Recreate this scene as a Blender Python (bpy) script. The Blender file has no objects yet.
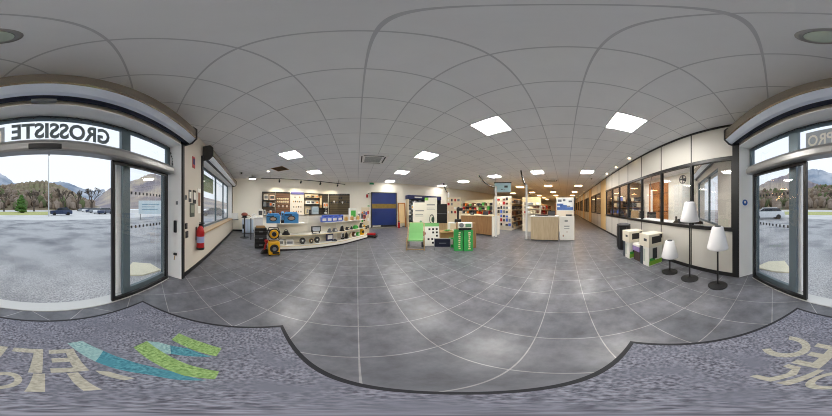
import bpy, bmesh, math, random
from mathutils import Matrix, Vector
random.seed(7)
C = bpy.context.scene.collection
H = 1.37            # eye height
CEIL = 3.14
S2 = math.sqrt(2.0)
PI = math.pi
TURN = 25.5         # the camera looks this many degrees east of the room's long side wall normal

def lin(v):
    v /= 255.0
    return v / 12.92 if v <= 0.04045 else ((v + 0.055) / 1.055) ** 2.4
def rgb(r, g, b): return (lin(r), lin(g), lin(b), 1.0)

# ------------------------------------------------------------------ materials
MATS = {}
def mat(name, col, rough=0.6, metal=0.0, var=0.0, scale=8.0, emit=0.0, spec=0.5, bump=0.0, coat=0.0):
    if name in MATS: return MATS[name]
    m = bpy.data.materials.new(name); m.use_nodes = True
    nt = m.node_tree; b = nt.nodes['Principled BSDF']
    b.inputs['Base Color'].default_value = col
    b.inputs['Roughness'].default_value = rough
    b.inputs['Metallic'].default_value = metal
    b.inputs['Specular IOR Level'].default_value = spec
    b.inputs['Coat Weight'].default_value = coat
    if emit:
        b.inputs['Emission Color'].default_value = col; b.inputs['Emission Strength'].default_value = emit
    if var or bump:
        g = nt.nodes.new('ShaderNodeTexCoord')
        n = nt.nodes.new('ShaderNodeTexNoise'); n.inputs['Scale'].default_value = scale; n.inputs['Detail'].default_value = 5
        nt.links.new(g.outputs['Object'], n.inputs['Vector'])
        if var:
            r = nt.nodes.new('ShaderNodeMixRGB'); r.blend_type = 'MIX'
            r.inputs[1].default_value = tuple(c * (1 - var) for c in col[:3]) + (1,)
            r.inputs[2].default_value = tuple(min(1, c * (1 + var)) for c in col[:3]) + (1,)
            nt.links.new(n.outputs['Fac'], r.inputs[0]); nt.links.new(r.outputs[0], b.inputs['Base Color'])
        if bump:
            bp = nt.nodes.new('ShaderNodeBump'); bp.inputs['Strength'].default_value = bump; bp.inputs['Distance'].default_value = 0.01
            nt.links.new(n.outputs['Fac'], bp.inputs['Height']); nt.links.new(bp.outputs[0], b.inputs['Normal'])
    MATS[name] = m
    return m

def tile_mat(name, c1, c2, mortar, size, x0, y0, msize, rough, noise_scale, var, spec=0.5, bump=0.15):
    m = bpy.data.materials.new(name); m.use_nodes = True
    nt = m.node_tree; b = nt.nodes['Principled BSDF']; L = nt.links.new
    tc = nt.nodes.new('ShaderNodeTexCoord')
    mp = nt.nodes.new('ShaderNodeMapping'); mp.inputs['Location'].default_value = (-x0 + 200 * size, -y0 + 200 * size, 0)
    L(tc.outputs['Object'], mp.inputs['Vector'])
    br = nt.nodes.new('ShaderNodeTexBrick'); br.offset = 0.0; br.squash = 1.0
    br.inputs['Scale'].default_value = 1.0; br.inputs['Brick Width'].default_value = size; br.inputs['Row Height'].default_value = size
    br.inputs['Mortar Size'].default_value = msize; br.inputs['Mortar Smooth'].default_value = 0.1; br.inputs['Bias'].default_value = 0.0
    br.inputs['Color1'].default_value = c1; br.inputs['Color2'].default_value = c2; br.inputs['Mortar'].default_value = mortar
    L(mp.outputs[0], br.inputs['Vector'])
    n = nt.nodes.new('ShaderNodeTexNoise'); n.inputs['Scale'].default_value = noise_scale; n.inputs['Detail'].default_value = 8; n.inputs['Roughness'].default_value = 0.65
    L(tc.outputs['Object'], n.inputs['Vector'])
    mr = nt.nodes.new('ShaderNodeMapRange'); mr.inputs['From Min'].default_value = 0.3; mr.inputs['From Max'].default_value = 0.7
    mr.inputs['To Min'].default_value = 1 - var; mr.inputs['To Max'].default_value = 1 + var
    L(n.outputs['Fac'], mr.inputs['Value'])
    mx = nt.nodes.new('ShaderNodeVectorMath'); mx.operation = 'SCALE'
    L(br.outputs['Color'], mx.inputs[0]); L(mr.outputs[0], mx.inputs['Scale'])
    L(mx.outputs[0], b.inputs['Base Color'])
    b.inputs['Roughness'].default_value = rough; b.inputs['Specular IOR Level'].default_value = spec
    bp = nt.nodes.new('ShaderNodeBump'); bp.inputs['Strength'].default_value = bump; bp.inputs['Distance'].default_value = 0.003; bp.invert = True
    L(br.outputs['Fac'], bp.inputs['Height']); L(bp.outputs[0], b.inputs['Normal'])
    return m

def speckle_mat(name, ca, cb, cc, s1, s2, rough=0.95):
    m = bpy.data.materials.new(name); m.use_nodes = True
    nt = m.node_tree; b = nt.nodes['Principled BSDF']; L = nt.links.new
    tc = nt.nodes.new('ShaderNodeTexCoord')
    n1 = nt.nodes.new('ShaderNodeTexNoise'); n1.inputs['Scale'].default_value = s1; n1.inputs['Detail'].default_value = 3
    n2 = nt.nodes.new('ShaderNodeTexNoise'); n2.inputs['Scale'].default_value = s2; n2.inputs['Detail'].default_value = 4
    L(tc.outputs['Object'], n1.inputs['Vector']); L(tc.outputs['Object'], n2.inputs['Vector'])
    r = nt.nodes.new('ShaderNodeValToRGB'); r.color_ramp.elements[0].position = 0.35; r.color_ramp.elements[1].position = 0.65
    r.color_ramp.elements[0].color = ca; r.color_ramp.elements[1].color = cb
    L(n1.outputs['Fac'], r.inputs[0])
    r2 = nt.nodes.new('ShaderNodeValToRGB'); r2.color_ramp.elements[0].position = 0.45; r2.color_ramp.elements[1].position = 0.7
    r2.color_ramp.elements[0].color = (0, 0, 0, 1); r2.color_ramp.elements[1].color = (1, 1, 1, 1)
    L(n2.outputs['Fac'], r2.inputs[0])
    mx = nt.nodes.new('ShaderNodeMixRGB'); L(r2.outputs[0], mx.inputs[0]); L(r.outputs[0], mx.inputs[1]); mx.inputs[2].default_value = cc
    L(mx.outputs[0], b.inputs['Base Color']); b.inputs['Roughness'].default_value = rough
    return m

def wood_mat(name, ca, cb, rough=0.5, scale=3.0, axis=2):
    m = bpy.data.materials.new(name); m.use_nodes = True
    nt = m.node_tree; b = nt.nodes['Principled BSDF']; L = nt.links.new
    tc = nt.nodes.new('ShaderNodeTexCoord'); mp = nt.nodes.new('ShaderNodeMapping')
    sc = [14, 14, 14]; sc[axis] = 0.9
    mp.inputs['Scale'].default_value = sc
    n = nt.nodes.new('ShaderNodeTexNoise'); n.inputs['Scale'].default_value = scale; n.inputs['Detail'].default_value = 5
    L(tc.outputs['Object'], mp.inputs['Vector']); L(mp.outputs[0], n.inputs['Vector'])
    r = nt.nodes.new('ShaderNodeValToRGB'); r.color_ramp.elements[0].position = 0.3; r.color_ramp.elements[1].position = 0.7
    r.color_ramp.elements[0].color = ca; r.color_ramp.elements[1].color = cb
    L(n.outputs['Fac'], r.inputs[0]); L(r.outputs[0], b.inputs['Base Color']); b.inputs['Roughness'].default_value = rough
    return m

def glass_mat(name, tint=(1, 1, 1, 1), refl=1.0, rough=0.0, base=0.03):
    m = bpy.data.materials.new(name); m.use_nodes = True
    nt = m.node_tree; L = nt.links.new
    for n in list(nt.nodes):
        if n.type == 'BSDF_PRINCIPLED': nt.nodes.remove(n)
    out = [n for n in nt.nodes if n.type == 'OUTPUT_MATERIAL'][0]
    tr = nt.nodes.new('ShaderNodeBsdfTransparent'); tr.inputs[0].default_value = tint
    gl = nt.nodes.new('ShaderNodeBsdfGlossy'); gl.inputs['Roughness'].default_value = rough; gl.inputs['Color'].default_value = (refl, refl, refl, 1)
    lw = nt.nodes.new('ShaderNodeLayerWeight'); lw.inputs[0].default_value = 0.5
    pw = nt.nodes.new('ShaderNodeMath'); pw.operation = 'POWER'; pw.inputs[1].default_value = 5.0; L(lw.outputs['Facing'], pw.inputs[0])
    fr = nt.nodes.new('ShaderNodeMath'); fr.operation = 'MULTIPLY_ADD'; fr.inputs[1].default_value = 0.8 ; fr.inputs[2].default_value = base; L(pw.outputs[0], fr.inputs[0])
    mx = nt.nodes.new('ShaderNodeMixShader')
    L(fr.outputs[0], mx.inputs[0]); L(tr.outputs[0], mx.inputs[1]); L(gl.outputs[0], mx.inputs[2]); L(mx.outputs[0], out.inputs[0])
    return m

def emis(name, col, s):
    return mat(name, col, 0.5, emit=s)

# ------------------------------------------------------------------ mesh builder
class MB:
    def __init__(self, M=None):
        self.bm = bmesh.new(); self.M = M or Matrix.Identity(4); self.mi = 0
    def _tag(self, n0f):
        self.bm.faces.ensure_lookup_table()
        for f in self.bm.faces[n0f:]: f.material_index = self.mi
    def face(self, pts):
        f = self.bm.faces.new([self.bm.verts.new(self.M @ Vector(p)) for p in pts]); f.material_index = self.mi; return self
    def box(self, x0, x1, y0, y1, z0, z1, R=None):
        n0 = len(self.bm.faces)
        T = self.M @ (R or Matrix.Identity(4))
        v = [self.bm.verts.new(T @ Vector((x, y, z))) for z in (z0, z1) for y in (y0, y1) for x in (x0, x1)]
        for q in ((0, 2, 3, 1), (4, 5, 7, 6), (0, 1, 5, 4), (2, 6, 7, 3), (0, 4, 6, 2), (1, 3, 7, 5)):
            self.bm.faces.new([v[i] for i in q])
        self._tag(n0); return self
    def cbox(self, c, s, R=None):
        T = Matrix.Translation(c) @ (R or Matrix.Identity(4))
        return self.box(-s[0] / 2, s[0] / 2, -s[1] / 2, s[1] / 2, -s[2] / 2, s[2] / 2, T)
    def prism(self, poly, z0, z1, T=None):
        n0 = len(self.bm.faces); T = self.M @ (T or Matrix.Identity(4))
        area = sum(poly[i][0] * poly[(i + 1) % len(poly)][1] - poly[(i + 1) % len(poly)][0] * poly[i][1] for i in range(len(poly)))
        if area < 0: poly = list(poly)[::-1]
        a = [self.bm.verts.new(T @ Vector((p[0], p[1], z0))) for p in poly]
        b = [self.bm.verts.new(T @ Vector((p[0], p[1], z1))) for p in poly]
        self.bm.faces.new(a[::-1]); self.bm.faces.new(b)
        n = len(poly)
        for i in range(n): self.bm.faces.new([a[i], a[(i + 1) % n], b[(i + 1) % n], b[i]])
        self._tag(n0); return self
    def lathe(self, prof, c=(0, 0, 0), seg=20, T=None, cap=True):
        n0 = len(self.bm.faces); T = self.M @ Matrix.Translation(c) @ (T or Matrix.Identity(4))
        rings = []
        for r, z in prof:
            rings.append([self.bm.verts.new(T @ Vector((r * math.cos(2 * PI * k / seg), r * math.sin(2 * PI * k / seg), z))) for k in range(seg)])
        for a, b in zip(rings, rings[1:]):
            for k in range(seg):
                self.bm.faces.new([a[k], a[(k + 1) % seg], b[(k + 1) % seg], b[k]])
        if cap:
            self.bm.faces.new(rings[0][::-1]); self.bm.faces.new(rings[-1])
        self._tag(n0); return self
    def cyl(self, c, r, h, seg=16, T=None): return self.lathe([(r, 0), (r, h)], c, seg, T)
    def tube(self, pts, r, seg=8, radii=None):
        n0 = len(self.bm.faces); pts = [Vector(p) for p in pts]; rings = []
        for i, p in enumerate(pts):
            d = (pts[min(i + 1, len(pts) - 1)] - pts[max(i - 1, 0)]).normalized()
            u = d.cross(Vector((0, 0, 1)))
            if u.length < 0.01: u = d.cross(Vector((1, 0, 0)))
            u.normalize(); w = d.cross(u)
            rr = radii[i] if radii else r
            rings.append([self.bm.verts.new(self.M @ (p + rr * (math.cos(2 * PI * k / seg) * u + math.sin(2 * PI * k / seg) * w))) for k in range(seg)])
        for a, b in zip(rings, rings[1:]):
            for k in range(seg): self.bm.faces.new([a[k], a[(k + 1) % seg], b[(k + 1) % seg], b[k]])
        self.bm.faces.new(rings[0][::-1]); self.bm.faces.new(rings[-1])
        self._tag(n0); return self
    def ball(self, c, r, sz=1.0, sub=2, jitter=0):
        n0 = len(self.bm.faces)
        res = bmesh.ops.create_icosphere(self.bm, subdivisions=sub, radius=1.0)
        rr = (r, r, r * sz) if not isinstance(r, (tuple, list)) else r
        for v in res['verts']:
            k = 1 + (random.uniform(-jitter, jitter) if jitter else 0)
            v.co = self.M @ Vector((c[0] + v.co.x * rr[0] * k, c[1] + v.co.y * rr[1] * k, c[2] + v.co.z * rr[2] * k))
        self._tag(n0); return self
    def torus(self, c, R, r, T=None, seg=20, s2=8):
        n0 = len(self.bm.faces); T = self.M @ Matrix.Translation(c) @ (T or Matrix.Identity(4)); rings = []
        for i in range(seg):
            a = 2 * PI * i / seg
            rings.append([self.bm.verts.new(T @ Vector(((R + r * math.cos(2 * PI * k / s2)) * math.cos(a), (R + r * math.cos(2 * PI * k / s2)) * math.sin(a), r * math.sin(2 * PI * k / s2)))) for k in range(s2)])
        for i in range(seg):
            a, b = rings[i], rings[(i + 1) % seg]
            for k in range(s2): self.bm.faces.new([a[k], b[k], b[(k + 1) % s2], a[(k + 1) % s2]])
        self._tag(n0); return self
    def build(self, name, mats, parent=None, bevel=0.0, smooth=False, loc=None, rz=0.0, solidify=0):
        me = bpy.data.meshes.new(name)
        bmesh.ops.recalc_face_normals(self.bm, faces=self.bm.faces[:])
        self.bm.to_mesh(me); self.bm.free()
        if not isinstance(mats, (list, tuple)): mats = [mats]
        for m in mats: me.materials.append(m)
        if smooth:
            for p in me.polygons: p.use_smooth = True
        o = bpy.data.objects.new(name, me); C.objects.link(o)
        if parent: o.parent = parent
        if loc is not None: o.location = loc
        o.rotation_euler = (0, 0, rz)
        if bevel:
            b = o.modifiers.new('bevel', 'BEVEL'); b.width = bevel; b.segments = 2; b.limit_method = 'ANGLE'
        return o

def thing(name, label, cat, loc=(0, 0, 0), rz=0.0, group=None):
    o = bpy.data.objects.new(name, None); C.objects.link(o); o.empty_display_size = 0.1
    o.location = loc; o.rotation_euler = (0, 0, rz); o['label'] = label; o['category'] = cat
    if group: o['group'] = group
    return o
def tag(o, label, cat, group=None, kind=None):
    o['label'] = label; o['category'] = cat
    if group: o['group'] = group
    if kind: o['kind'] = kind
    return o
def struct(o): o['kind'] = 'structure'; return o
def dup(root, loc, rz=None, label=None, group=None):
    r = root.copy(); C.objects.link(r); r.location = loc
    if rz is not None: r.rotation_euler = (0, 0, rz)
    if label: r['label'] = label
    if group: r['group'] = group
    for ch in list(root.children):
        c = ch.copy(); C.objects.link(c); c.parent = r
        for g in list(ch.children):
            d = g.copy(); C.objects.link(d); d.parent = c
    return r

def lettering(name, text, material, parent, place, width=None, height=None, depth=0.002, bold=0.0):
    """text as a thin mesh; place(x, y) -> point, both axes in metres"""
    cu = bpy.data.curves.new(name, 'FONT'); cu.body = text; cu.size = 1.0; cu.offset = bold; cu.resolution_u = 3
    ob = bpy.data.objects.new('tmp', cu); C.objects.link(ob)
    bpy.context.view_layer.update()
    me = bpy.data.meshes.new_from_object(ob.evaluated_get(bpy.context.evaluated_depsgraph_get()))
    bpy.data.objects.remove(ob)
    xs = [v.co.x for v in me.vertices]; ys = [v.co.y for v in me.vertices]
    x0, x1, y0, y1 = min(xs), max(xs), min(ys), max(ys)
    sy = height / (y1 - y0) if height else width / (x1 - x0)
    sx = width / (x1 - x0) if width else sy
    for v in me.vertices:
        v.co = Vector(place((v.co.x - x0) * sx, (v.co.y - y0) * sy))
    me.materials.clear(); me.materials.append(material); me.name = name
    o = bpy.data.objects.new(name, me); C.objects.link(o)
    if parent: o.parent = parent
    return o

def at(u, r, z=0.0):      # bearing u of the panorama, r metres away on plan
    a = math.radians((u - 416) / 832 * 360 + TURN)
    return Vector((r * math.sin(a), r * math.cos(a), z))
def face_cam(p, extra=0.0):   # local -y looks at the room's entrance mat
    return math.atan2(p[1], p[0]) - PI / 2 + extra
def W(t, d, z=0.0):       # shop front frame: t along the front, d outwards
    return Vector(((-d - t) / S2, (-d + t) / S2, z))
RF = math.radians(135)    # local x = +t, local y = outwards
MF = Matrix.Rotation(RF, 4, 'Z')

# palette
white_paint = mat('white_paint', rgb(248, 244, 232), 0.7, var=0.02, scale=2)
beige_paint = mat('beige_paint', rgb(210, 203, 191), 0.7, var=0.02, scale=2)
panel_beige = mat('panel_beige', rgb(202, 199, 192), 0.45, var=0.02, scale=1.5)
tan_panel = mat('tan_panel', rgb(214, 182, 128), 0.5, var=0.04)
black_frame = mat('black_frame', rgb(22, 22, 24), 0.4)
black_plastic = mat('black_plastic', rgb(25, 25, 28), 0.45)
dark_grey = mat('dark_grey', rgb(58, 60, 64), 0.5)
mid_grey = mat('mid_grey', rgb(120, 124, 128), 0.5)
teal_alu = mat('grey_aluminium', rgb(92, 108, 116), 0.4, 0.3)
alu = mat('brushed_aluminium', rgb(165, 165, 165), 0.32, 0.85)
white_plastic = mat('white_plastic', rgb(232, 232, 230), 0.45)
white_metal = mat('white_metal', rgb(240, 238, 230), 0.45)
cream = mat('cream', rgb(228, 214, 180), 0.6)
red_m = mat('red_plastic', rgb(180, 26, 30), 0.35)
yellow_m = mat('yellow_plastic', rgb(236, 178, 20), 0.4)
orange_m = mat('orange_plastic', rgb(226, 120, 30), 0.4)
green_m = mat('green_plastic', rgb(70, 170, 70), 0.5)
lime_fabric = mat('lime_fabric', rgb(120, 180, 112), 0.8, var=0.05, scale=30)
green_card = mat('green_card', rgb(58, 172, 88), 0.55)
blue_case = mat('blue_plastic', rgb(64, 140, 200), 0.4)
blue_box = mat('blue_card', rgb(80, 110, 200), 0.5)
navy = mat('navy', rgb(18, 34, 92), 0.5)
brown = mat('brown', rgb(96, 62, 40), 0.6)
kraft = mat('kraft_card', rgb(176, 140, 92), 0.8)
purple = mat('purple_card', rgb(150, 130, 180), 0.6)
paper = mat('paper', rgb(238, 236, 228), 0.7)
grey_metal = mat('grey_metal', rgb(128, 130, 134), 0.4, 0.6)
glass_clear = glass_mat('clear_glass')
glass_room = glass_mat('partition_glass', (0.92, 0.93, 0.94, 1), base=0.05)
wood_light = wood_mat('light_wood', rgb(172, 142, 104), rgb(205, 176, 134))
wood_mid = wood_mat('mid_wood', rgb(142, 104, 66), rgb(178, 136, 92))
wood_orange = wood_mat('orange_wood', rgb(150, 92, 40), rgb(196, 128, 62))
wood_grey = wood_mat('grey_wood', rgb(190, 168, 136), rgb(208, 190, 158))
lamp_white = mat('lamp_shade_white', rgb(240, 240, 242), 0.5)
PAL = [red_m, mid_grey, white_plastic, brown, dark_grey, yellow_m, blue_box, orange_m, cream, green_m, black_plastic]
# brightness of what gives light
LP_COOL, LP_WARM, SPOT_W = 55.0, 26.0, 42.0
SKY_COL, SKY_S, EXPO = (.83, .91, 1.0, 1), 1.08, 0.14
# ================================================================== SETTING
floor_m = tile_mat('floor_tiles', rgb(99, 101, 108), rgb(109, 110, 117), rgb(150, 150, 152), 0.447, 0.01, 0.205, 0.0045, 0.33, 4.8, 0.36, 0.4)
ceil_m = tile_mat('ceiling_tiles', rgb(242, 244, 248), rgb(245, 247, 250), rgb(206, 208, 214), 0.591, 0.062, 0.419, 0.009, 0.9, 1.5, 0.03, 0.1, 0.3)
office_floor = mat('office_floor', rgb(120, 116, 110), 0.6, var=0.1)
TC = (6.35 + 4.65) / S2       # t of the room's left corner
room_poly = [(-6.35, 4.65), (-2.0, 9.0), (31, 9.0), (31, -2.31), (31, -5.2), (3.5, -5.2)]
dt = W(-6.15, 1.2)
o = MB().prism([tuple(W(TC + .1, 1.5)[:2]), (-6.5, 4.9), (-2.1, 9.2), (31.1, 9.2), (31.1, -5.3), tuple(W(-6.4, 1.5)[:2])], -0.08, 0.0).build('floor', floor_m); struct(o)
o = MB().prism([tuple(W(TC + .1, 1.3)[:2]), (-6.5, 4.9), (-2.1, 9.2), (31.1, 9.2), (31.1, -5.3), tuple(W(-6.4, 1.3)[:2])], CEIL, CEIL + 0.1).build('ceiling', ceil_m); struct(o)

# front wall with its three openings
mb = MB(MF); D0, D1 = 1.2, 1.5
def wl(a, b, z0, z1): mb.box(a, b, D0, D1, z0, z1)
wl(TC - 0.38, TC + 0.3, 0, CEIL); wl(2.99, TC - 0.38, 0, 0.74); wl(2.99, TC - 0.38, 2.64, CEIL)
wl(1.98, 2.99, 0, CEIL); wl(-2.06, 1.98, 2.57, CEIL); wl(-3.1, -2.06, 0, CEIL)
wl(-5.45, -3.1, 0, 0.9); wl(-5.45, -3.1, 2.42, CEIL); wl(-6.3, -5.45, 0, CEIL)
struct(mb.build('wall_front', beige_paint))
M45 = Matrix.Translation((-6.35, 4.65, 0)) @ Matrix.Rotation(math.radians(45), 4, 'Z')
struct(MB(M45).box(0, 6.25, 0, 0.15, 0, CEIL).build('wall_left', white_paint))
struct(MB().box(-2.05, 31, 9.0, 9.15, 0, CEIL).build('wall_back', white_paint))
struct(MB().box(31, 31.15, -5.2, 9.15, 0, CEIL).build('wall_end', beige_paint))
struct(MB().box(3.45, 31, -5.35, -5.2, 0, CEIL).build('wall_office', white_paint))
struct(MB(M45).box(0.02, 2.9, -0.012, 0, 0, 0.09).build('baseboard_left', black_frame))
mb = MB(MF); mb.box(2.0, TC - 0.02, D0 - 0.014, D0, 0, 0.09)
struct(mb.build('baseboard_front', black_frame))
struct(MB().box(3.2, 11.5, 8.988, 9.0, 0, 0.08).build('baseboard_back', mid_grey))
# white plaster reveals of the entrance
mb = MB(MF); mb.box(1.965, 1.98, 1.19, 1.5, 0, 2.57); mb.box(-2.06, -2.045, 1.19, 1.5, 0, 2.57); mb.box(-2.045, 1.965, 1.19, 1.5, 2.555, 2.57)
struct(mb.build('trim_1', mat('white_reveal', rgb(248, 249, 250), 0.6)))
# dark shutter guides either side of the opening
mb = MB(MF); mb.box(1.985, 2.05, 1.165, 1.2, 0, 2.66); mb.box(-2.13, -2.065, 1.165, 1.2, 0, 2.66); mb.box(2.9, 2.98, 1.165, 1.2, 0.74, 2.68)
mb.box(TC - 0.38, TC - 0.31, 1.165, 1.2, 0.74, 2.68)
struct(mb.build('trim_2', black_frame))

# ---- left display window
mb = MB(MF)
for a, b in ((3.0, 3.05), (4.95, 5.0), (7.33, 7.4)): mb.box(a, b, 1.42, 1.48, 0.8, 2.62)
mb.box(6.25, 6.29, 1.42, 1.48, 0.8, 2.62)
mb.box(3.0, 7.4, 1.42, 1.48, 0.8, 0.86); mb.box(3.0, 7.4, 1.42, 1.48, 2.56, 2.62)
win = struct(mb.build('window_1', teal_alu))
o = MB(MF).box(3.02, 7.38, 1.446, 1.452, 0.84, 2.58).build('window_pane', glass_clear, win)
o = MB(MF).box(2.97, 7.42, 1.13, 1.42, 0.745, 0.785).build('window_sill', wood_light, win)
mb = MB(MF); mb.box(2.99, 7.4, 1.18, 1.42, 2.622, 2.64); mb.box(7.385, 7.4, 1.2, 1.42, .78, 2.62)
struct(mb.build('trim_3', mat('white_reveal', rgb(248, 249, 250), 0.6)))
# ---- office window
mb = MB(MF)
for a, b in ((-5.44, -5.38), (-4.0, -3.94), (-3.17, -3.11)): mb.box(a, b, 1.22, 1.28, 0.9, 2.42)
mb.box(-5.44, -3.11, 1.22, 1.28, 0.9, 0.96); mb.box(-5.44, -3.11, 1.22, 1.28, 2.36, 2.42)
win = struct(mb.build('window_2', teal_alu))
MB(MF).box(-5.4, -3.14, 1.246, 1.252, 0.94, 2.38).build('window_pane', glass_clear, win)

# ---- entrance door (sliding doors with transom)
door = bpy.data.objects.new('door_1', None); C.objects.link(door); struct(door)
door.rotation_euler = (0, 0, RF)
fr = MB()
for a, b in ((-2.04, -1.96), (-1.12, -0.97), (0.93, 1.07), (1.88, 1.96)): fr.box(a, b, 1.42, 1.48, 2.13, 2.555)
fr.box(-2.04, 1.96, 1.42, 1.48, 2.505, 2.555); fr.box(-2.04, 1.96, 1.42, 1.48, 2.08, 2.13)
fr.build('transom_frame', teal_alu, door)
MB().box(-2.0, 1.94, 1.447, 1.453, 2.12, 2.52).build('transom_glass', glass_clear, door)
op = MB(); pr = [(1.30, 2.10), (1.285, 2.07), (1.285, 2.00), (1.30, 1.975), (1.42, 1.975), (1.42, 2.13), (1.33, 2.13)]
TT = Matrix(((0, 0, 1, 0), (1, 0, 0, 0), (0, 1, 0, 0), (0, 0, 0, 1)))  # (x,y,z)->(z,x,y)
op.prism(pr, -1.95, 1.9, TT)
op.build('operator_housing', mat('operator_grey', rgb(150, 150, 150), 0.35, 0.5), door, 0.004)
MB().box(-0.16, 0.16, 1.262, 1.283, 1.985, 2.045).build('motion_sensor', black_plastic, door, 0.004)
mb = MB(); mb.box(-1.9, 1.88, 1.38, 1.56, 0.0, 0.012)
mb.build('threshold', mat('threshold_alu', rgb(200, 200, 198), 0.4, 0.4), door)
wp = MB()
wp.box(0.93, 1.03, 1.57, 1.63, 0, 2.08); wp.box(-1.10, -1.01, 1.57, 1.63, 0, 2.08)
wp.build('outer_post', mat('white_reveal', (0,)*4), door)
for s in (1, -1):
    # fixed side screen (grey) and the open sliding leaf in front of it (black edges)
    def sp(a, b): return (a, b) if s > 0 else (-b - 0.05, -a - 0.05)
    f = MB()
    for a, b in ((0.985, 1.10), (1.82, 1.9)):
        q = sp(a, b); f.box(q[0], q[1], 1.47, 1.52, 0.012, 2.08)
    q = sp(1.10, 1.82); f.box(q[0], q[1], 1.47, 1.52, 0.012, 0.13); f.box(q[0], q[1], 1.47, 1.52, 1.98, 2.08)
    sc = f.build('side_screen', teal_alu, door)
    MB().box(q[0], q[1], 1.494, 1.5, 0.13, 1.98).build('screen_glass', glass_clear, sc)
    f = MB()
    for a, b in ((0.77, 0.815), (1.80, 1.85)):
        q = sp(a, b); f.box(q[0], q[1], 1.385, 1.425, 0.02, 1.97)
    q = sp(0.815, 1.80); f.box(q[0], q[1], 1.385, 1.425, 0.02, 0.075); f.box(q[0], q[1], 1.385, 1.425, 1.93, 1.97)
    lf = f.build('sliding_leaf', black_frame, door)
    MB().box(q[0], q[1], 1.402, 1.408, 0.075, 1.93).build('leaf_glass', glass_clear, lf)
    mk = MB()
    for zz in (1.1, 1.585):
        for k in range(9):
            x = (1.14 + k * 0.076) * s - (0.05 if s < 0 else 0)
            mk.box(x - 0.014, x + 0.014, 1.488, 1.492, zz - 0.02, zz + 0.02)
    mk.build('glass_marking', black_plastic, sc)
sign_grey = mat('sign_grey', rgb(98, 112, 120), 0.6)
lettering('lettering', 'GROSSISTE', sign_grey, door, lambda x, y: (0.765 - x, 1.443, 2.205 + y), width=1.14, height=0.245, bold=0.035)
MB().box(-0.87, -0.46, 1.458, 1.462, 2.14, 2.44).build('grey_sign_field', mat('sign_field', rgb(165, 176, 188), 0.6), door)
lettering('lettering', 'PRO', paper, door, lambda x, y: (-0.5 - x, 1.456, 2.2 + y), width=0.34, height=0.18, bold=0.02)

# ---- partition wall to the offices: beige panels, black frames, glass
posts = [0.72, 1.64, 2.6, 3.55, 4.49, 5.35, 6.24, 7.2]
mb = MB(); Y0, Y1 = -2.36, -2.31
ZS, ZT = 0.97, 2.33
mb.box(0.62, 31, Y0, Y1, 0, ZS - 0.02); mb.box(0.62, 31, Y0, Y1, ZT + 0.03, CEIL)
bays = [(8.35, 11.45), (12.6, 15.6), (16.8, 19.8), (21.0, 24.0), (25.2, 28.2)]
edges = [7.25] + [e for b in bays for e in b] + [31]
struct(mb.build('wall_right', panel_beige))
mb = MB()
for k in range(0, len(edges), 2): mb.box(edges[k] + .03, edges[k + 1], Y0 - 0.01, Y1 + 0.012, 0, CEIL)
struct(mb.build('trim_4', tan_panel))
mb = MB()
for i, x in enumerate(posts):
    w = 0.03 if i else 0.05
    mb.box(x - w, x + w * .6, Y0 - 0.01, Y1 + 0.02, ZS, ZT)
    mb.box(x - 0.012, x + 0.012, Y0, Y1 + 0.006, 0.08, ZS); mb.box(x - 0.012, x + 0.012, Y0, Y1 + 0.006, ZT, CEIL - .05)
mb.box(0.6, 0.7, Y0 - .01, Y1 + 0.03, 0, CEIL - .05)
mb.box(0.7, 7.25, Y0 - 0.01, Y1 + 0.025, ZS - 0.035, ZS + 0.035); mb.box(0.7, 7.25, Y0 - 0.01, Y1 + 0.025, ZT - 0.03, ZT + 0.04)
for a, b in bays:
    mb.box(a, b, Y0 - 0.01, Y1 + 0.025, ZS, ZS + 0.07); mb.box(a, b, Y0 - 0.01, Y1 + 0.025, ZT, ZT + 0.07)
    for x in (a + 0.03, (a + b) / 2, b - 0.03): mb.box(x - 0.03, x + 0.03, Y0 - 0.01, Y1 + 0.02, ZS, ZT + 0.07)
    for x in (a + .03, a + 1.0, a + 2.05, b - .03): mb.box(x - 0.012, x + 0.012, Y0, Y1 + 0.006, 0.08, ZS); mb.box(x - 0.012, x + 0.012, Y0, Y1 + 0.006, ZT, CEIL - .05)
mb.box(0.7, 31, Y0, Y1 + 0.015, CEIL - 0.05, CEIL)
struct(mb.build('trim_5', black_frame))
struct(MB().box(0.7, 31, Y1 + .013, Y1 + 0.022, 0, 0.085).build('baseboard_right', black_frame))
xs = posts + []
n = 3
for a, b in zip(posts, posts[1:]):
    struct(MB().box(a + 0.02, b - 0.03, -2.338, -2.332, ZS + 0.03, ZT - 0.02).build('window_%d' % n, glass_room)); n += 1
for a, b in bays:
    struct(MB().box(a + 0.05, b - 0.05, -2.338, -2.332, ZS + 0.07, ZT).build('window_%d' % n, glass_room)); n += 1
# office cross walls
struct(MB().box(8.0, 8.08, -5.2, -2.38, 0, CEIL).build('wall_office_side', mat('office_brown', rgb(120, 98, 76), 0.7)))
struct(MB().box(11.9, 11.98, -5.2, -2.38, 0, CEIL).build('wall_office_far', mat('office_brown', (0,) * 4)))
# office wooden door
d2 = struct(MB().box(5.25, 7.0, -5.2, -5.14, 0, 2.95).build('door_2', wood_orange))
mb = MB()
for x in (5.9, 6.45): mb.box(x, x + 0.02, -5.14, -5.12, 0.05, 2.9)
mb.box(5.25, 7.0, -5.14, -5.12, 1.15, 1.2); mb.box(5.25, 7.0, -5.14, -5.12, 2.2, 2.24)
mb.build('door_slat', brown, d2)

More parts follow.
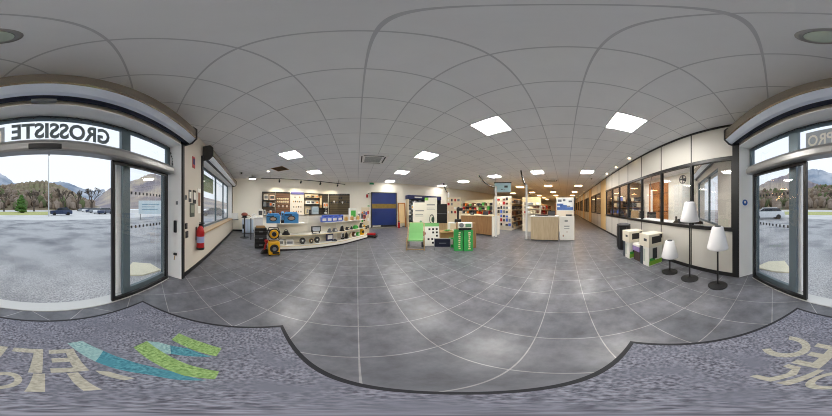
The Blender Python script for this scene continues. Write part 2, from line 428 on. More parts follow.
# ---- exterior ground
ext = speckle_mat('asphalt', rgb(146, 147, 150), rgb(196, 197, 200), rgb(118, 120, 126), 40, 0.7)
P = [tuple((W(40, 1.5))[:2]), tuple(W(-60, 1.5)[:2]), tuple(W(-60, 15)[:2]), tuple(W(40, 15)[:2])]
struct(MB().prism(P, -0.12, -0.03).build('forecourt', ext))
P = [tuple((W(70, 15))[:2]), tuple(W(-90, 15)[:2]), tuple(W(-90, 80)[:2]), tuple(W(70, 80)[:2])]
struct(MB().prism(P, -0.14, -0.035).build('road', speckle_mat('concrete_road', rgb(206, 206, 206), rgb(222, 221, 219), rgb(196, 196, 196), 20, 0.3)))
# ================================================================== EXTERIOR
grass_m = speckle_mat('winter_grass', rgb(176, 180, 110), rgb(200, 196, 140), rgb(150, 160, 90), 8, 2)
g = MB().prism([tuple(at(-30, 27)[:2]), tuple(at(49, 27)[:2]), tuple(at(49, 50)[:2]), tuple(at(-90, 60)[:2]), tuple(at(-90, 34)[:2])], -0.035, 0.03).build('grass_verge', grass_m)
tag(g, 'strip of short winter grass across the road from the entrance', 'grass', kind='stuff')

def ridge(name, pts, r0, r1, m, rough=0.0, n=140):
    """pts: (bearing u, crest height in m); a slope rising from r0 to its crest at r1 and falling away behind"""
    mb = MB(); us = [pts[0][0] + (pts[-1][0] - pts[0][0]) * i / n for i in range(n + 1)]
    def hh(u):
        for (a, ha), (b, hb) in zip(pts, pts[1:]):
            if u <= b: return ha + (hb - ha) * (u - a) / (b - a)
        return pts[-1][1]
    rows = 12; grid = []
    for u in us:
        h = hh(u) * (1 + random.uniform(-rough, rough)); col = []
        for k in range(rows + 1):
            f = k / rows
            col.append(mb.bm.verts.new(at(u, r0 + (r1 - r0) * f, -0.5 + h * (f ** 1.2) * (1 + (random.uniform(-rough, rough) if 0 < k < rows else 0)))))
        col.append(mb.bm.verts.new(at(u, r1 * 1.4, -0.5)))
        grid.append(col)
    for a, b in zip(grid, grid[1:]):
        for k in range(rows + 1): mb.bm.faces.new([a[k], b[k], b[k + 1], a[k + 1]])
    return struct(mb.build(name, m))
def el(v): return math.tan(math.radians((208 - v) / 416 * 180))
def prof(r1, pts): return [(u, 1.9 + r1 * el(v)) for u, v in pts]
hill_m = speckle_mat('wooded_hill', rgb(112, 98, 82), rgb(150, 134, 112), rgb(110, 112, 74), 0.12, 0.03)
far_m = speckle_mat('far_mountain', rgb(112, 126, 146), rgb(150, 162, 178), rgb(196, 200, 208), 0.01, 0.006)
purple_m = speckle_mat('bare_mountain', rgb(130, 124, 134), rgb(160, 150, 150), rgb(190, 176, 156), 0.02, 0.01)
ridge('hill_near', prof(230, [(-100, 200), (-60, 198), (-34, 193), (-20, 187), (-8, 186), (5, 184.5), (20, 183), (33, 181), (45, 181), (52, 182.5), (60, 185), (72, 191), (84, 199), (96, 206), (100, 207)]), 90, 230, hill_m, 0.04)
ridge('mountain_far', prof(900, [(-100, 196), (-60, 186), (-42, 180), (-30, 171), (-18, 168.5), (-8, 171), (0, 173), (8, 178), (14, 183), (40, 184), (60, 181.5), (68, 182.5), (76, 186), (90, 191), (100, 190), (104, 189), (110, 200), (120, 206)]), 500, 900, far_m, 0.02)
ridge('mountain_side', prof(600, [(84, 207), (92, 202), (100, 196), (110, 188), (122, 184), (135, 180), (146, 175), (155, 173.5), (165, 178), (175, 184), (200, 196), (230, 204)]), 260, 600, purple_m, 0.02)
ridge('mountain_right', prof(420, [(-92, 200), (-80, 190), (-75, 187), (-64, 181), (-47, 175), (-38, 172), (-28, 178), (-18, 183), (0, 190)]), 240, 420, purple_m, 0.02)

# woodland: crowns nobody could count
mb = MB()
for k in range(620):
    u = random.uniform(-95, 92); r = random.uniform(95, 225)
    f = (r - 90) / 140
    top = 1.9 + 230 * el(183 if u < 50 else 183 + (u - 50) * 0.5) if u > -20 else 1.9 + 230 * el(188)
    p = at(u, r, max(0, top * f ** 1.2 * 0.82)); s = random.uniform(1.6, 3.4)
    mb.mi = random.choice((0, 0, 1, 1, 2))
    mb.ball((p.x, p.y, p.z + s), (s, s, s * 1.5), sub=1, jitter=0.3)
o = mb.build('woodland', [mat('twigs_brown', rgb(122, 106, 90), 0.95, var=0.3, scale=1.0), mat('twigs_grey', rgb(138, 124, 112), 0.95, var=0.3, scale=1.0), mat('ivy_green', rgb(92, 100, 66), 0.95, var=0.3, scale=1.0)])
tag(o, 'leafless winter woodland covering the low hill across the road', 'woodland', kind='stuff')

bark = mat('bark', rgb(78, 68, 60), 0.9)
def bare_tree(u, r, h, spread, label, seed):
    random.seed(seed); base = at(u, r, -0.04)
    t = thing('bare_tree', label, 'tree', base, 0, 'bare trees beside the road')
    tr = MB(); tr.tube([(0, 0, 0), (0.05, 0, h * .2), (0, 0.05, h * .36)], 0.1, 7, [h * .04, h * .032, h * .028]); tr.build('trunk', bark, t)
    br = MB()
    def grow(p, d, ln, rad, dep):
        q = p + d * ln
        br.tube([p, (p + q) / 2 + Vector((random.uniform(-.05, .05) * ln,) * 3), q], rad, 4, [rad, rad * .8, rad * .6])
        if dep:
            for k in range(3):
                nd = (d + Vector((random.uniform(-1, 1), random.uniform(-1, 1), random.uniform(-.2, .7))) * spread).normalized()
                grow(q, nd, ln * random.uniform(.6, .85), rad * .68, dep - 1)
    for k in range(4):
        a = k * PI / 2 + random.random()
        grow(Vector((0, 0.05, h * random.uniform(.28, .36))), Vector((math.cos(a) * .6, math.sin(a) * .6, 1)).normalized(), h * .2, h * .019, 4)
    br.build('branches', bark, t)
bare_tree(92, 55, 11, .7, 'wide bare tree standing behind the far row of parked cars', 3)
bare_tree(78, 60, 10.5, .6, 'bare tree left of the widest tree, beyond the parked cars', 5)
bare_tree(63.5, 52, 10, .6, 'bare tree growing just behind the dark blue parked car', 8)
bare_tree(34, 54, 9.5, .6, 'bare tree between the green pine bush and the lamp post', 11)
bare_tree(4, 52, 9, .6, 'bare tree left of the green pine bush', 14)
random.seed(21)
t = thing('pine_bush', 'bushy green young pine on the grass strip across the road', 'tree', at(21.5, 38, 0.03))
mb = MB()
for k in range(9):
    zz = .5 + k * .5; rr = 1.75 * (1 - (k / 10.0) ** 1.4) + .2
    for j in range(9):
        a = random.uniform(0, 6.28); q = rr * random.uniform(.2, .75)
        mb.ball((q * math.cos(a), q * math.sin(a), zz + random.uniform(-.1, .3)), (rr * .5, rr * .5, .42), sub=1, jitter=.35)
mb.build('foliage', mat('pine_green', rgb(70, 104, 44), 0.9, var=0.45, scale=2.0), t)
MB().cyl((0, 0, 0), .12, .8).build('trunk', bark, t)

t = thing('street_lamp', 'tall pale street lamp post at the kerb across the forecourt', 'street lamp', at(48.7, 22, -0.034))
MB().lathe([(.13, 0), (.13, .9), (.095, 1.0), (.07, 9.6)], seg=12).build('pole', mat('galvanised', rgb(188, 190, 190), 0.5, 0.3), t)
MB().tube([(0, 0, 9.5), (.3, .3, 9.9), (1.0, 1.0, 10.05)], .04).build('arm', grey_metal, t)
MB().cbox((1.25, 1.25, 10.03), (.6, .28, .12), Matrix.Rotation(PI / 4, 4, 'Z')).build('lamp_head', mid_grey, t, .02)

# cars
tyre = mat('tyre', rgb(24, 24, 26), 0.8); carglass = mat('car_glass', rgb(32, 40, 50), 0.1)
def make_car(label, body_m, p, rz, group=None):
    t = thing('car', label, 'car', p, rz, group)
    side = [(-2.15, .25), (-2.2, .65), (-2.1, .88), (-1.3, .95), (-.95, .98), (1.7, 1.0), (2.1, .95), (2.15, .5), (2.1, .25)]
    R = Matrix(((1, 0, 0, 0), (0, 0, -1, 0), (0, 1, 0, 0), (0, 0, 0, 1)))
    MB().prism(side, -.85, .85, R).build('body', body_m, t, .08)
    MB().prism([(-1.15, .96), (-.5, 1.38), (1.25, 1.40), (1.85, .98)], -.74, .74, R).build('windows', carglass, t, .05)
    MB().prism([(-.6, 1.36), (-.5, 1.45), (1.1, 1.48), (1.3, 1.38)], -.72, .72, R).build('roof', body_m, t, .03)
    for x in (-1.35, 1.3):
        for y in (-.78, .78):
            MB().cyl((x, y - .1, .31), .31, .2, 18, Matrix.Rotation(-PI / 2, 4, 'X')).build('wheel', tyre, t)
    return t
car_dark = mat('car_blue', rgb(40, 56, 88), 0.25, 0.3, coat=.6); car_white = mat('car_white', rgb(225, 228, 232), 0.3, coat=.5); car_grey = mat('car_grey', rgb(130, 136, 142), 0.3, 0.4)
def car_at(u, r, rz=0): 
    p = at(u, r, -0.034); return p, face_cam(p, rz)
make_car('dark blue estate car parked side-on beside the street lamp', car_dark, *car_at(61, 26, .15))
lbl = ['dark car at the near end of the far parked row', 'white car second along in the far parked row', 'grey car third along in the far parked row', 'dark car fourth along in the far parked row', 'white car fifth along in the far parked row', 'pale grey car at the far end of the parked row']
for k, (u, r, m_) in enumerate(((105, 31, car_dark), (100, 34, car_white), (95.5, 38, car_grey), (91, 43, car_dark), (86.5, 49, car_white), (82, 56, car_grey))):
    make_car(lbl[k], m_, *car_at(u, r, 1.1), group='cars parked in a row beyond the forecourt')
make_car('white car parked seen through the left-hand door leaf', car_white, *car_at(-65, 17, .2))
make_car('dark car parked outside the shop window', car_dark, *car_at(212, 24, .3))

# signboard beyond the road, thin pale patches on the ground outside
t = thing('roadside_sign', 'white roadside information board seen through the right door leaf', 'sign', at(151, 16, -0.034)); t.rotation_euler = (0, 0, face_cam(at(151, 16)))
MB().box(-1.5, 1.5, -.04, .04, .7, 2.3).build('board', mat('pale_board', rgb(214, 226, 230), 0.5), t)
for x in (-1.3, 1.3): MB().box(x - .05, x + .05, .04, .14, 0, 2.2).build('post', mid_grey, t)
MB().box(-1.1, 1.0, -.052, -.04, 1.8, 1.9).box(-1.1, .5, -.052, -.04, 1.5, 1.58).box(-1.1, .8, -.052, -.04, 1.2, 1.28).build('printed_lines', mat('print_blue', rgb(120, 160, 180), 0.6), t)
patch_m = mat('pale_cream', rgb(226, 220, 196), 0.8, var=.08, scale=6)
p1 = [W(1.35, 2.1), W(1.65, 1.85), W(2.1, 1.75), W(2.2, 2.15), W(1.95, 2.5)]
tag(MB().prism([tuple(p[:2]) for p in p1], -.03, .0).build('ground_patch', patch_m), 'pale flat patch outside, behind the door leaf by the extinguisher pillar', 'paving slab', 'pale flat patches outside')
p1 = [W(-1.55, 2.1), W(-1.85, 1.9), W(-2.3, 1.75), W(-2.35, 2.2), W(-2.1, 2.5)]
tag(MB().prism([tuple(p[:2]) for p in p1], -.03, .0).build('ground_patch', patch_m), 'pale flat patch outside, behind the door leaf by the glazed partition', 'paving slab', 'pale flat patches outside')
# green banner hung outside the display window
t = thing('banner', 'green hanging banner with pale writing outside the shop window', 'banner', W(4.7, 1.64)); t.rotation_euler = (0, 0, RF)
MB().box(-.58, .58, -.005, .005, 1.95, 2.55).build('cloth', mat('sage_green', rgb(120, 142, 104), 0.7), t)
lettering('lettering', 'OUVERT', mat('pale_grey_green', rgb(176, 190, 180), .7), t, lambda x, y: (.45 - x, -.008, 2.15 + y), width=.9, height=.22)
for x in (-.5, .5): MB().box(x - .004, x + .004, -.004, .004, 2.55, 2.66).build('cord', mid_grey, t)

# ================================================================== CEILING FITTINGS
def lamp_mat(name, col, s): return mat(name, col, .5, emit=s)
pan_cool = lamp_mat('panel_light', (1.0, .96, .90, 1), LP_COOL)
pan_warm = lamp_mat('panel_light_warm', (1.0, .62, .3, 1), LP_WARM)
def make_panel(lab, m_, grp):
    t = thing('light_panel', lab, 'ceiling light', (0, 0, CEIL), 0, grp)
    h = .285
    fr_ = MB(); fr_.box(-h, h, -h, -h + .012, -.008, 0).box(-h, h, h - .012, h, -.008, 0).box(-h, -h + .012, -h + .012, h - .012, -.008, 0).box(h - .012, h, -h + .012, h - .012, -.008, 0)
    fr_.build('frame', white_metal, t)
    MB().box(-h + .012, h - .012, -h + .012, h - .012, -.005, 0).build('diffuser', m_, t)
    return t
pc = make_panel('square white lit panel set in the ceiling tiles', pan_cool, None)
pw = make_panel('square warm lit panel in the ceiling over the back aisles', pan_warm, 'warm ceiling panels over the back of the shop')
pan_edge = lamp_mat('panel_light_edge', (1.0, .96, .90, 1), LP_COOL * .3)
pe = make_panel('lit ceiling panel nearest the top of the blue roller door', pan_edge, 'lit ceiling panels'); pe.location = (2.13, 8.41, CEIL)
names = {(0, 1): 'nearest lit ceiling panel to the camera, towards the service counters', (0, 0): 'lit ceiling panel closest to the glazed partition and its floor lamps',
         (0, 2): 'lit ceiling panel above the green deckchair', (0, 3): 'lit ceiling panel in front of the blue roller door', 
         (-1, 2): 'lit ceiling panel beside the dark square ceiling opening', (-1, 3): 'lit ceiling panel over the curved gondola, before the track spotlights',
         (1, 0): 'lit ceiling panel over the corridor beside the service counter', (1, 1): 'lit ceiling panel behind the second white service column', (1, 2): 'lit ceiling panel left of the hanging blue sign', (1, 3): 'lit ceiling panel right of the first white service column'}
dup(pe, (6.267, 8.41, CEIL), 0, 'lit ceiling panel against the back wall over the black display')
first = True
for i in range(-1, 2):
    for j in range(5):
        if (i, j) not in names: continue
        loc = (2.13 + 4.137 * i, -1.045 + 2.364 * j, CEIL)
        if first: pc.location = loc; pc['label'] = names[(i, j)]; pc['group'] = 'lit ceiling panels'; first = False
        else: dup(pc, loc, 0, names[(i, j)], 'lit ceiling panels')
first = True
for i in range(2, 7):
    for j in range(5):
        if j == 4: continue
        if (i == 2 and j == 3) or (i > 3 and j > 2): continue
        loc = (2.13 + 4.137 * i, -1.045 + 2.364 * j, CEIL)
        if first: pw.location = loc; first = False
        else: dup(pw, loc, 0)
# office panels: unseen lamps added to lighten the rooms behind the glass
po = make_panel('added unseen lit ceiling panel inside the glazed office', pan_cool, 'added office ceiling panels'); po.location = (2.72, -4.0, CEIL)
for x in (5.1, 7.2): dup(po, (x, -3.6, CEIL), 0)
for x in (10, 14.5): dup(po, (x, -3.6, CEIL), 0, 'added unseen lit panel in the far offices beyond the partition', 'added far office ceiling panels')

def cassette(lab, loc, sx, sy):
    t = thing('air_conditioner', lab, 'air conditioner', loc)
    MB().box(-sx, sx, -sy, sy, -.05, 0).build('housing', mat('ac_white', rgb(246, 246, 246), .5), t, .008)
    g_ = MB()
    for k in range(9):
        y = -sy * .55 + k * sy * 1.1 / 8; g_.box(-sx * .6, sx * .6, y - .008, y + .008, -.058, -.05)
    g_.build('grille', mid_grey, t)
    for a in (0, 1):
        for s in (-1, 1):
            if a: MB().box(-sx * .7, sx * .7, s * sy * .82 - .02, s * sy * .82 + .02, -.056, -.05).build('louvre', dark_grey, t)
            else: MB().box(s * sx * .82 - .02, s * sx * .82 + .02, -sy * .7, sy * .7, -.056, -.05).build('louvre', dark_grey, t)
cassette('white ceiling air conditioner cassette above the right end of the tool gondola', (.53, 4.47, CEIL), .46, .44)
cassette('far air conditioner cassette over the aisle behind the counters', (8.2, .9, CEIL), .3, .45)
t = thing('ceiling_opening', 'missing ceiling tile showing a dark brown square void', 'ceiling hatch', (-3.19, 4.85, CEIL))
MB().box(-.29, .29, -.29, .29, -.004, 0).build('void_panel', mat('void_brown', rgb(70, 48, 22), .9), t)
MB().box(-.29, .29, -.29, -.275, -.01, -.004).box(-.29, .29, .275, .29, -.01, -.004).box(-.29, -.275, -.275, .275, -.01, -.004).box(.275, .29, -.275, .275, -.01, -.004).build('edge', kraft, t)
t = thing('downlight', 'small round downlight beside the missing ceiling tile', 'ceiling light', (-3.84, 4.83, CEIL))
MB().lathe([(.0, -.012), (.075, -.012), (.085, 0)], cap=False).build('ring', white_metal, t); MB().cyl((0, 0, -.018), .055, .006).build('lens', lamp_mat('spot_lens', (1, .9, .75, 1), 10), t)
t0_ = thing('downlight', 'warm downlight at the partition top nearest the floor lamps', 'ceiling light', (3.95, -2.08, CEIL), 0, 'warm downlights along the partition')
MB().lathe([(.0, -.012), (.055, -.012), (.065, 0)], cap=False).build('ring', white_metal, t0_); MB().cyl((0, 0, -.018), .04, .006).build('lens', lamp_mat('spot_warm', (1, .7, .35, 1), 25), t0_)
dup(t0_, (5.13, -2.08, CEIL), 0, 'second warm downlight along the partition top'); dup(t0_, (6.34, -2.08, CEIL), 0, 'third warm downlight along the partition top')
for x in (9.9, 14.1, 18.3, 22.6): dup(t0_, (x, -2.08, CEIL), 0, 'warm downlight at the partition top farther down the corridor', 'far corridor downlights')
t = thing('smoke_detector', 'small dark ceiling sensor beside the left shutter box end', 'sensor', (-4.95, 4.15, CEIL)); MB().lathe([(.03, -.07), (.045, -.04), (.05, 0)]).build('sensor_body', dark_grey, t)
t = thing('smoke_detector', 'round grey ceiling detector above the corridor', 'sensor', (7.66, -1.55, CEIL)); MB().lathe([(.03, -.05), (.05, -.03), (.055, 0)]).build('sensor_body', mid_grey, t)
t = thing('pendant_disc_light', 'round white disc ceiling lamp near the left corner', 'ceiling light', (-5.0, 4.95, CEIL))
MB().cyl((0, 0, -.12), .02, .12).build('stem', white_metal, t); MB().lathe([(.2, -.2), (.215, -.17), (.2, -.12)], seg=28).build('disc', mid_grey, t)
MB().cyl((0, 0, -.212), .185, .012, 28).build('diffuser', lamp_mat('disc_light', (1, .95, .85, 1), 6), t)
t = thing('emergency_light', 'round glass ceiling lamp almost directly overhead by the entrance', 'ceiling light', (-.19, -.46, CEIL))
MB().lathe([(.08, -.012), (.1, -.008), (.115, 0)], seg=28).build('ring', alu, t)
MB().lathe([(.005, -.075), (.05, -.07), (.08, -.045), (.085, -.012)], seg=24).build('glass_bowl', mat('green_glass', rgb(196, 212, 200), .1, coat=.8), t, smooth=True)
t = thing('exit_sign', 'small green exit sign hung from the ceiling in front of the blue door', 'sign', (.95, 8.6, 2.98))
MB().box(-.14, .14, -.02, .02, -.06, .06).build('panel', mat('exit_green', rgb(30, 130, 80), .5), t); MB().box(-.01, .01, -.01, .01, .06, .16).build('bracket', white_metal, t)

# spotlight track
A = Vector((-4.5, 5.09, 0)); B_ = Vector((-.79, 8.56, 0)); dv = (B_ - A).normalized(); ang = math.atan2(dv.y, dv.x); ln = (B_ - A).length
t = thing('track_light_rail', 'black spotlight rail hung along the ceiling before the product wall', 'light rail', (A.x, A.y, 2.9), ang)
MB().box(0, ln, -.018, .018, 0, .035).build('rail', black_plastic, t)
for x in (.5, ln - .5): MB().box(x - .006, x + .006, -.006, .006, .035, CEIL - 2.9).build('hanger', black_plastic, t)
sl = ['leftmost black spotlight on the ceiling rail', 'second black spotlight from the left on the rail', 'third black spotlight from the left on the rail', 'rightmost black spotlight on the ceiling rail']
def rail_s(u):
    a = at(u, 1); # intersection of bearing with the rail line
    n_ = Vector((-dv.y, dv.x, 0)); r = A.dot(n_) / a.dot(n_); return (a * r - A).dot(dv)
for k, u in enumerate((279.5, 301, 320.5, 337.7)):
    p = A + dv * rail_s(u)
    s_ = thing('spotlight', sl[k], 'spotlight', (p.x, p.y, 2.9), ang, 'spotlights on the ceiling rail')
    MB().box(-.02, .02, -.012, .012, -.04, 0).build('bracket', black_plastic, s_)
    Rx = Matrix.Rotation(math.radians(-130), 4, 'X')
    MB().lathe([(.03, -.05), (.045, -.03), (.045, .08), (.0451, .08)], (0, 0, -.1), 14, Rx).build('spot_head', black_plastic, s_)
    q = MB().cyl((0, 0, 0), .038, .004, 14, Rx); q_ = q.build('lens', lamp_mat('spot_lens', (1, .9, .75, 1), 10), s_); 
    off = Rx @ Vector((0, 0, .081)); q_.location = (off.x, off.y, off.z - .1)
    ld = bpy.data.lights.new('spot_beam', 'SPOT'); ld.energy = SPOT_W; ld.color = (1, .86, .62); ld.spot_size = math.radians(72); ld.spot_blend = .5; ld.shadow_soft_size = .03
    lo = bpy.data.objects.new('spot_beam', ld); C.objects.link(lo); lo.parent = s_; off = Rx @ Vector((0, 0, .1)); lo.location = (off.x, off.y, off.z - .1); lo.rotation_euler = (math.radians(50), 0, 0)

# ================================================================== ROLLER SHUTTER BOXES
def shutter(lab, t0, t1, z=0.0):
    t = thing('shutter_box', lab, 'roller shutter', (0, 0, z), RF)
    MB().prism([(1.18, 2.95), (1.03, 2.95), (.94, 2.87), (.94, 2.70), (.955, 2.68), (1.18, 2.68)], t0, t1, TT).build('cover', mat('shutter_cover', rgb(150, 140, 126), .25, .8), t)
    MB().prism([(.955, 2.679), (1.03, 2.615), (1.075, 2.60), (1.075, 2.679)], t0, t1, TT).build('lower_face', mat('shutter_reflection', rgb(214, 224, 240), .3, .3), t)  # bright bluish reflection in the polished metal, put into the base colour
    MB().prism([(1.085, 2.679), (1.085, 2.625), (1.125, 2.6), (1.16, 2.6), (1.16, 2.679)], t0, t1, TT).build('rolled_curtain', mat('curtain_dark', rgb(30, 36, 56), .3, .4), t)
    e = [(1.195, 2.98), (1.0, 2.99), (.925, 2.9), (.925, 2.67), (1.02, 2.58), (1.195, 2.56)]
    for a in (t0 - .012, t1): MB().prism(e, a, a + .012, TT).build('end_plate', dark_grey, t)
    return t
sh = shutter('large roller shutter box spanning above the glass entrance doors', -2.1, 2.06)
m_ = MB().box(-.12, .1, 1.13, 1.165, 2.56, 2.6).build('shutter_motor_label', mid_grey, sh)
shutter('roller shutter box above the long display window', 3.0, 7.4)
shutter('roller shutter box above the office window behind the partition glass', -5.55, -3.0)

# dark cable of unlit string lights round the transom
def garland(lab, pts, n=60):
    mb = MB(); P = []
    random.seed(5)
    for a, b in zip(pts, pts[1:]):
        for k in range(n // (len(pts) - 1)):
            f = k / (n // (len(pts) - 1)); P.append(Vector(a).lerp(Vector(b), f) + Vector((0, random.uniform(-.008, .008), random.uniform(-.02, .012))))
    mb.tube(P, .006, 5)
    o_ = thing('string_lights', lab, 'string lights', (0, 0, 0), RF)
    mb.build('cable', black_plastic, o_)
    bb = MB()
    for k in range(0, len(P), 3): bb.ball(P[k] + Vector((0, -.006, -.018)), (.009, .009, .014), sub=1)
    bb.build('bulbs', dark_grey, o_)
garland('dark cable of unlit string lights along the transom and down the right jamb', [(-1.95, 1.405, 2.51), (-.9, 1.405, 2.53), (0.3, 1.405, 2.525), (1.2, 1.405, 2.53), (1.9, 1.4, 2.53), (1.94, 1.36, 2.3), (1.93, 1.36, 2.0)], 120)

# ================================================================== ENTRANCE MAT
t = thing('entrance_mat', 'large blue-grey entrance carpet with lettering and green and teal chevrons', 'floor mat', (0, 0, 0), RF)
MB().box(-.83, 1.09, -.25, 1.2, 0, .006).build('rubber_edge', mat('rubber', rgb(18, 20, 30), .6), t)
MB().box(-.80, 1.06, -.22, 1.17, .006, .012).build('pile', speckle_mat('mat_pile', rgb(80, 82, 94), rgb(146, 148, 162), rgb(112, 114, 128), 60, 5), t)
def poly(mb, pts): mb.prism(pts, .012, .0135)
cl = speckle_mat('mat_cream', rgb(150, 148, 138), rgb(188, 184, 170), rgb(172, 169, 156), 60, 6)
mb = MB()
for z0 in (.02, -.36):       # the letters E of the first line
    if z0 > 0: pts = [(.16, .46), (.16, .74), (.02, .74), (.02, .69), (.11, .69), (.11, .63), (.03, .63), (.03, .58), (.11, .58), (.11, .51), (.02, .51), (.02, .46)]
    else: pts = [(-.215, .46), (-.215, .75), (-.36, .75), (-.36, .70), (-.27, .70), (-.27, .63), (-.34, .63), (-.34, .58), (-.27, .58), (-.27, .51), (-.35, .51), (-.35, .46)]
    poly(mb, pts)
poly(mb, [(-.01, .46), (-.01, .75), (-.18, .75), (-.18, .70), (-.06, .70), (-.06, .46)])
def arc(cx, cy, R, w, a0, a1, sx=1.0, n=18):
    o_ = [(cx + R * sx * math.cos(a0 + (a1 - a0) * k / n), cy + R * math.sin(a0 + (a1 - a0) * k / n)) for k in range(n + 1)]
    i_ = [(cx + (R - w) * sx * math.cos(a0 + (a1 - a0) * k / n), cy + (R - w) * math.sin(a0 + (a1 - a0) * k / n)) for k in range(n + 1)]
    return o_ + i_[::-1]
poly(mb, arc(-.50, .61, .145, .05, math.radians(-120), math.radians(120), 1.0))
# second line
poly(mb, [(.25, .31), (.22, .42), (.18, .45), (.18, .41), (.21, .31)])
poly(mb, [(.115, .25), (.115, .45), (.075, .45), (.075, .25)])
poly(mb, [(-.0, .25), (-.0, .45), (-.04, .45), (-.04, .25)])
poly(mb, arc(-.125, .35, .1, .035, 0, 2 * PI - .01, .62, 24))
poly(mb, [(-.20, .25), (-.24, .25), (-.215, .45), (-.19, .45)])
poly(mb, [(-.26, .25), (-.25, .36), (-.285, .44), (-.35, .44), (-.35, .405), (-.30, .40), (-.285, .35), (-.295, .28), (-.345, .27), (-.345, .24)])
mb.build('lettering', cl, t)
teal = speckle_mat('mat_teal', rgb(48, 104, 124), rgb(92, 158, 172), rgb(70, 134, 150), 60, 6); lteal = speckle_mat('mat_pale_teal', rgb(110, 148, 152), rgb(166, 196, 196), rgb(136, 172, 174), 60, 6); lgreen = speckle_mat('mat_green', rgb(100, 134, 72), rgb(160, 190, 124), rgb(130, 162, 98), 60, 6)
mb = MB(); mb.mi = 0
poly(mb, [(.31, .66), (.35, .52), (.38, .38), (.39, .26), (.35, .13), (.32, .20), (.31, .31), (.26, .43), (.22, .55)]); poly(mb, [(.65, .47), (.67, .36), (.62, .20), (.585, .3), (.56, .4)])
mb.mi = 1
poly(mb, [(.14, .82), (.24, .83), (.31, .66), (.22, .55)]); poly(mb, [(.60, .62), (.64, .55), (.65, .47), (.56, .4), (.54, .44)])
mb.build('teal_bands', [teal, lteal], t)
mb = MB(); mb.prism([(.48, .61), (.60, .62), (.555, .46), (.52, .35), (.49, .26), (.47, .18), (.46, .12), (.37, .11), (.37, .21), (.42, .38)], .0137, .015)
mb.prism([(.83, .52), (.78, .31), (.74, .18), (.63, .18), (.66, .3), (.72, .51)], .0137, .015); mb.build('green_bands', lgreen, t)
# ================================================================== GONDOLA OF TOOLS (curved run of white shelving)
PF = [Vector((-2.30, 3.36, 0)), Vector((-1.42, 3.98, 0)), Vector((-.5, 4.75, 0)), Vector((.45, 5.85, 0))]
def offs(k):
    ns = []
    for a, b in zip(PF, PF[1:]):
        d = (b - a).normalized(); ns.append(Vector((-d.y, d.x, 0)))
    o_ = []
    for i, p in enumerate(PF):
        if i == 0: m = ns[0]
        elif i == len(PF) - 1: m = ns[-1]
        else:
            m = (ns[i - 1] + ns[i]); m = m / (m.length ** 2) * 2
        o_.append(p + m * k)
    return o_
def on_path(u, k):
    """point k metres behind the front edge on bearing u, and the direction of the run there"""
    P = offs(k); a = at(u, 1)
    best = None
    for i, (p, q) in enumerate(zip(P, P[1:])):
        d = q - p; den = a.x * d.y - a.y * d.x
        if abs(den) < 1e-6: continue
        r = (p.x * d.y - p.y * d.x) / den; s = (a * r - p).dot(d) / d.length_squared
        if -0.02 <= s <= 1.02 or (i == 0 and s < 0) or (i == 2 and s > 1):
            return a * r, math.atan2(d.y, d.x)
def strip(k0, k1, i0=0, i1=3, s0=None, s1=None):
    a = offs(k0)[i0:i1 + 1]; b = offs(k1)[i0:i1 + 1]
    return [tuple(p[:2]) for p in a] + [tuple(p[:2]) for p in b[::-1]]
gd = thing('shelf_gondola', 'long curved run of white low shelving loaded with tools', 'shelving', PF[0])
IM = Matrix.Translation(-PF[0])
MB(IM).prism(strip(.02, .46), 0.0, .06).build('plinth', black_plastic, gd)
MB(IM).prism(strip(0, .46), .06, .17).build('base_deck', white_metal, gd)
MB(IM).prism(strip(.42, .46), .17, 1.08).build('back_panel', mat('gondola_panel', rgb(228, 222, 208), .6), gd)
MB(IM).prism(strip(.06, .42), .475, .50).build('shelf', white_metal, gd)
P0, P3 = offs(.1), offs(.42)
def cut(P, f0, f1):   # a stretch of the run between fractional indices
    def pt(f): i = min(int(f), 2); return P[i].lerp(P[i + 1], f - i)
    fs = [f0] + [i for i in (1, 2) if f0 < i < f1] + [f1]
    return [pt(f) for f in fs]
def stretch(k0, k1, f0, f1): return [tuple(p[:2]) for p in cut(offs(k0), f0, f1)] + [tuple(p[:2]) for p in cut(offs(k1), f0, f1)[::-1]]
MB(IM).prism(stretch(.08, .42, 0, .83), .855, .88).build('shelf', white_metal, gd)
MB(IM).prism(stretch(.08, .42, 1.45, 3), .855, .88).build('shelf', white_metal, gd)
MB(IM).prism(stretch(-.004, 0.0, 0, 3), .145, .175).build('price_rail', cream, gd); MB(IM).prism(stretch(.055, .06, 0, 3), .47, .503).build('price_rail', cream, gd)
for f in (0, 1, 2, 3):
    p = cut(offs(.44), f, f)[0] if f < 3 else offs(.44)[3]
    MB(IM).box(p.x - .02, p.x + .02, p.y - .02, p.y + .02, .17, 1.1).build('upright', white_metal, gd)
Z0, Z1, Z2 = .17, .50, .88

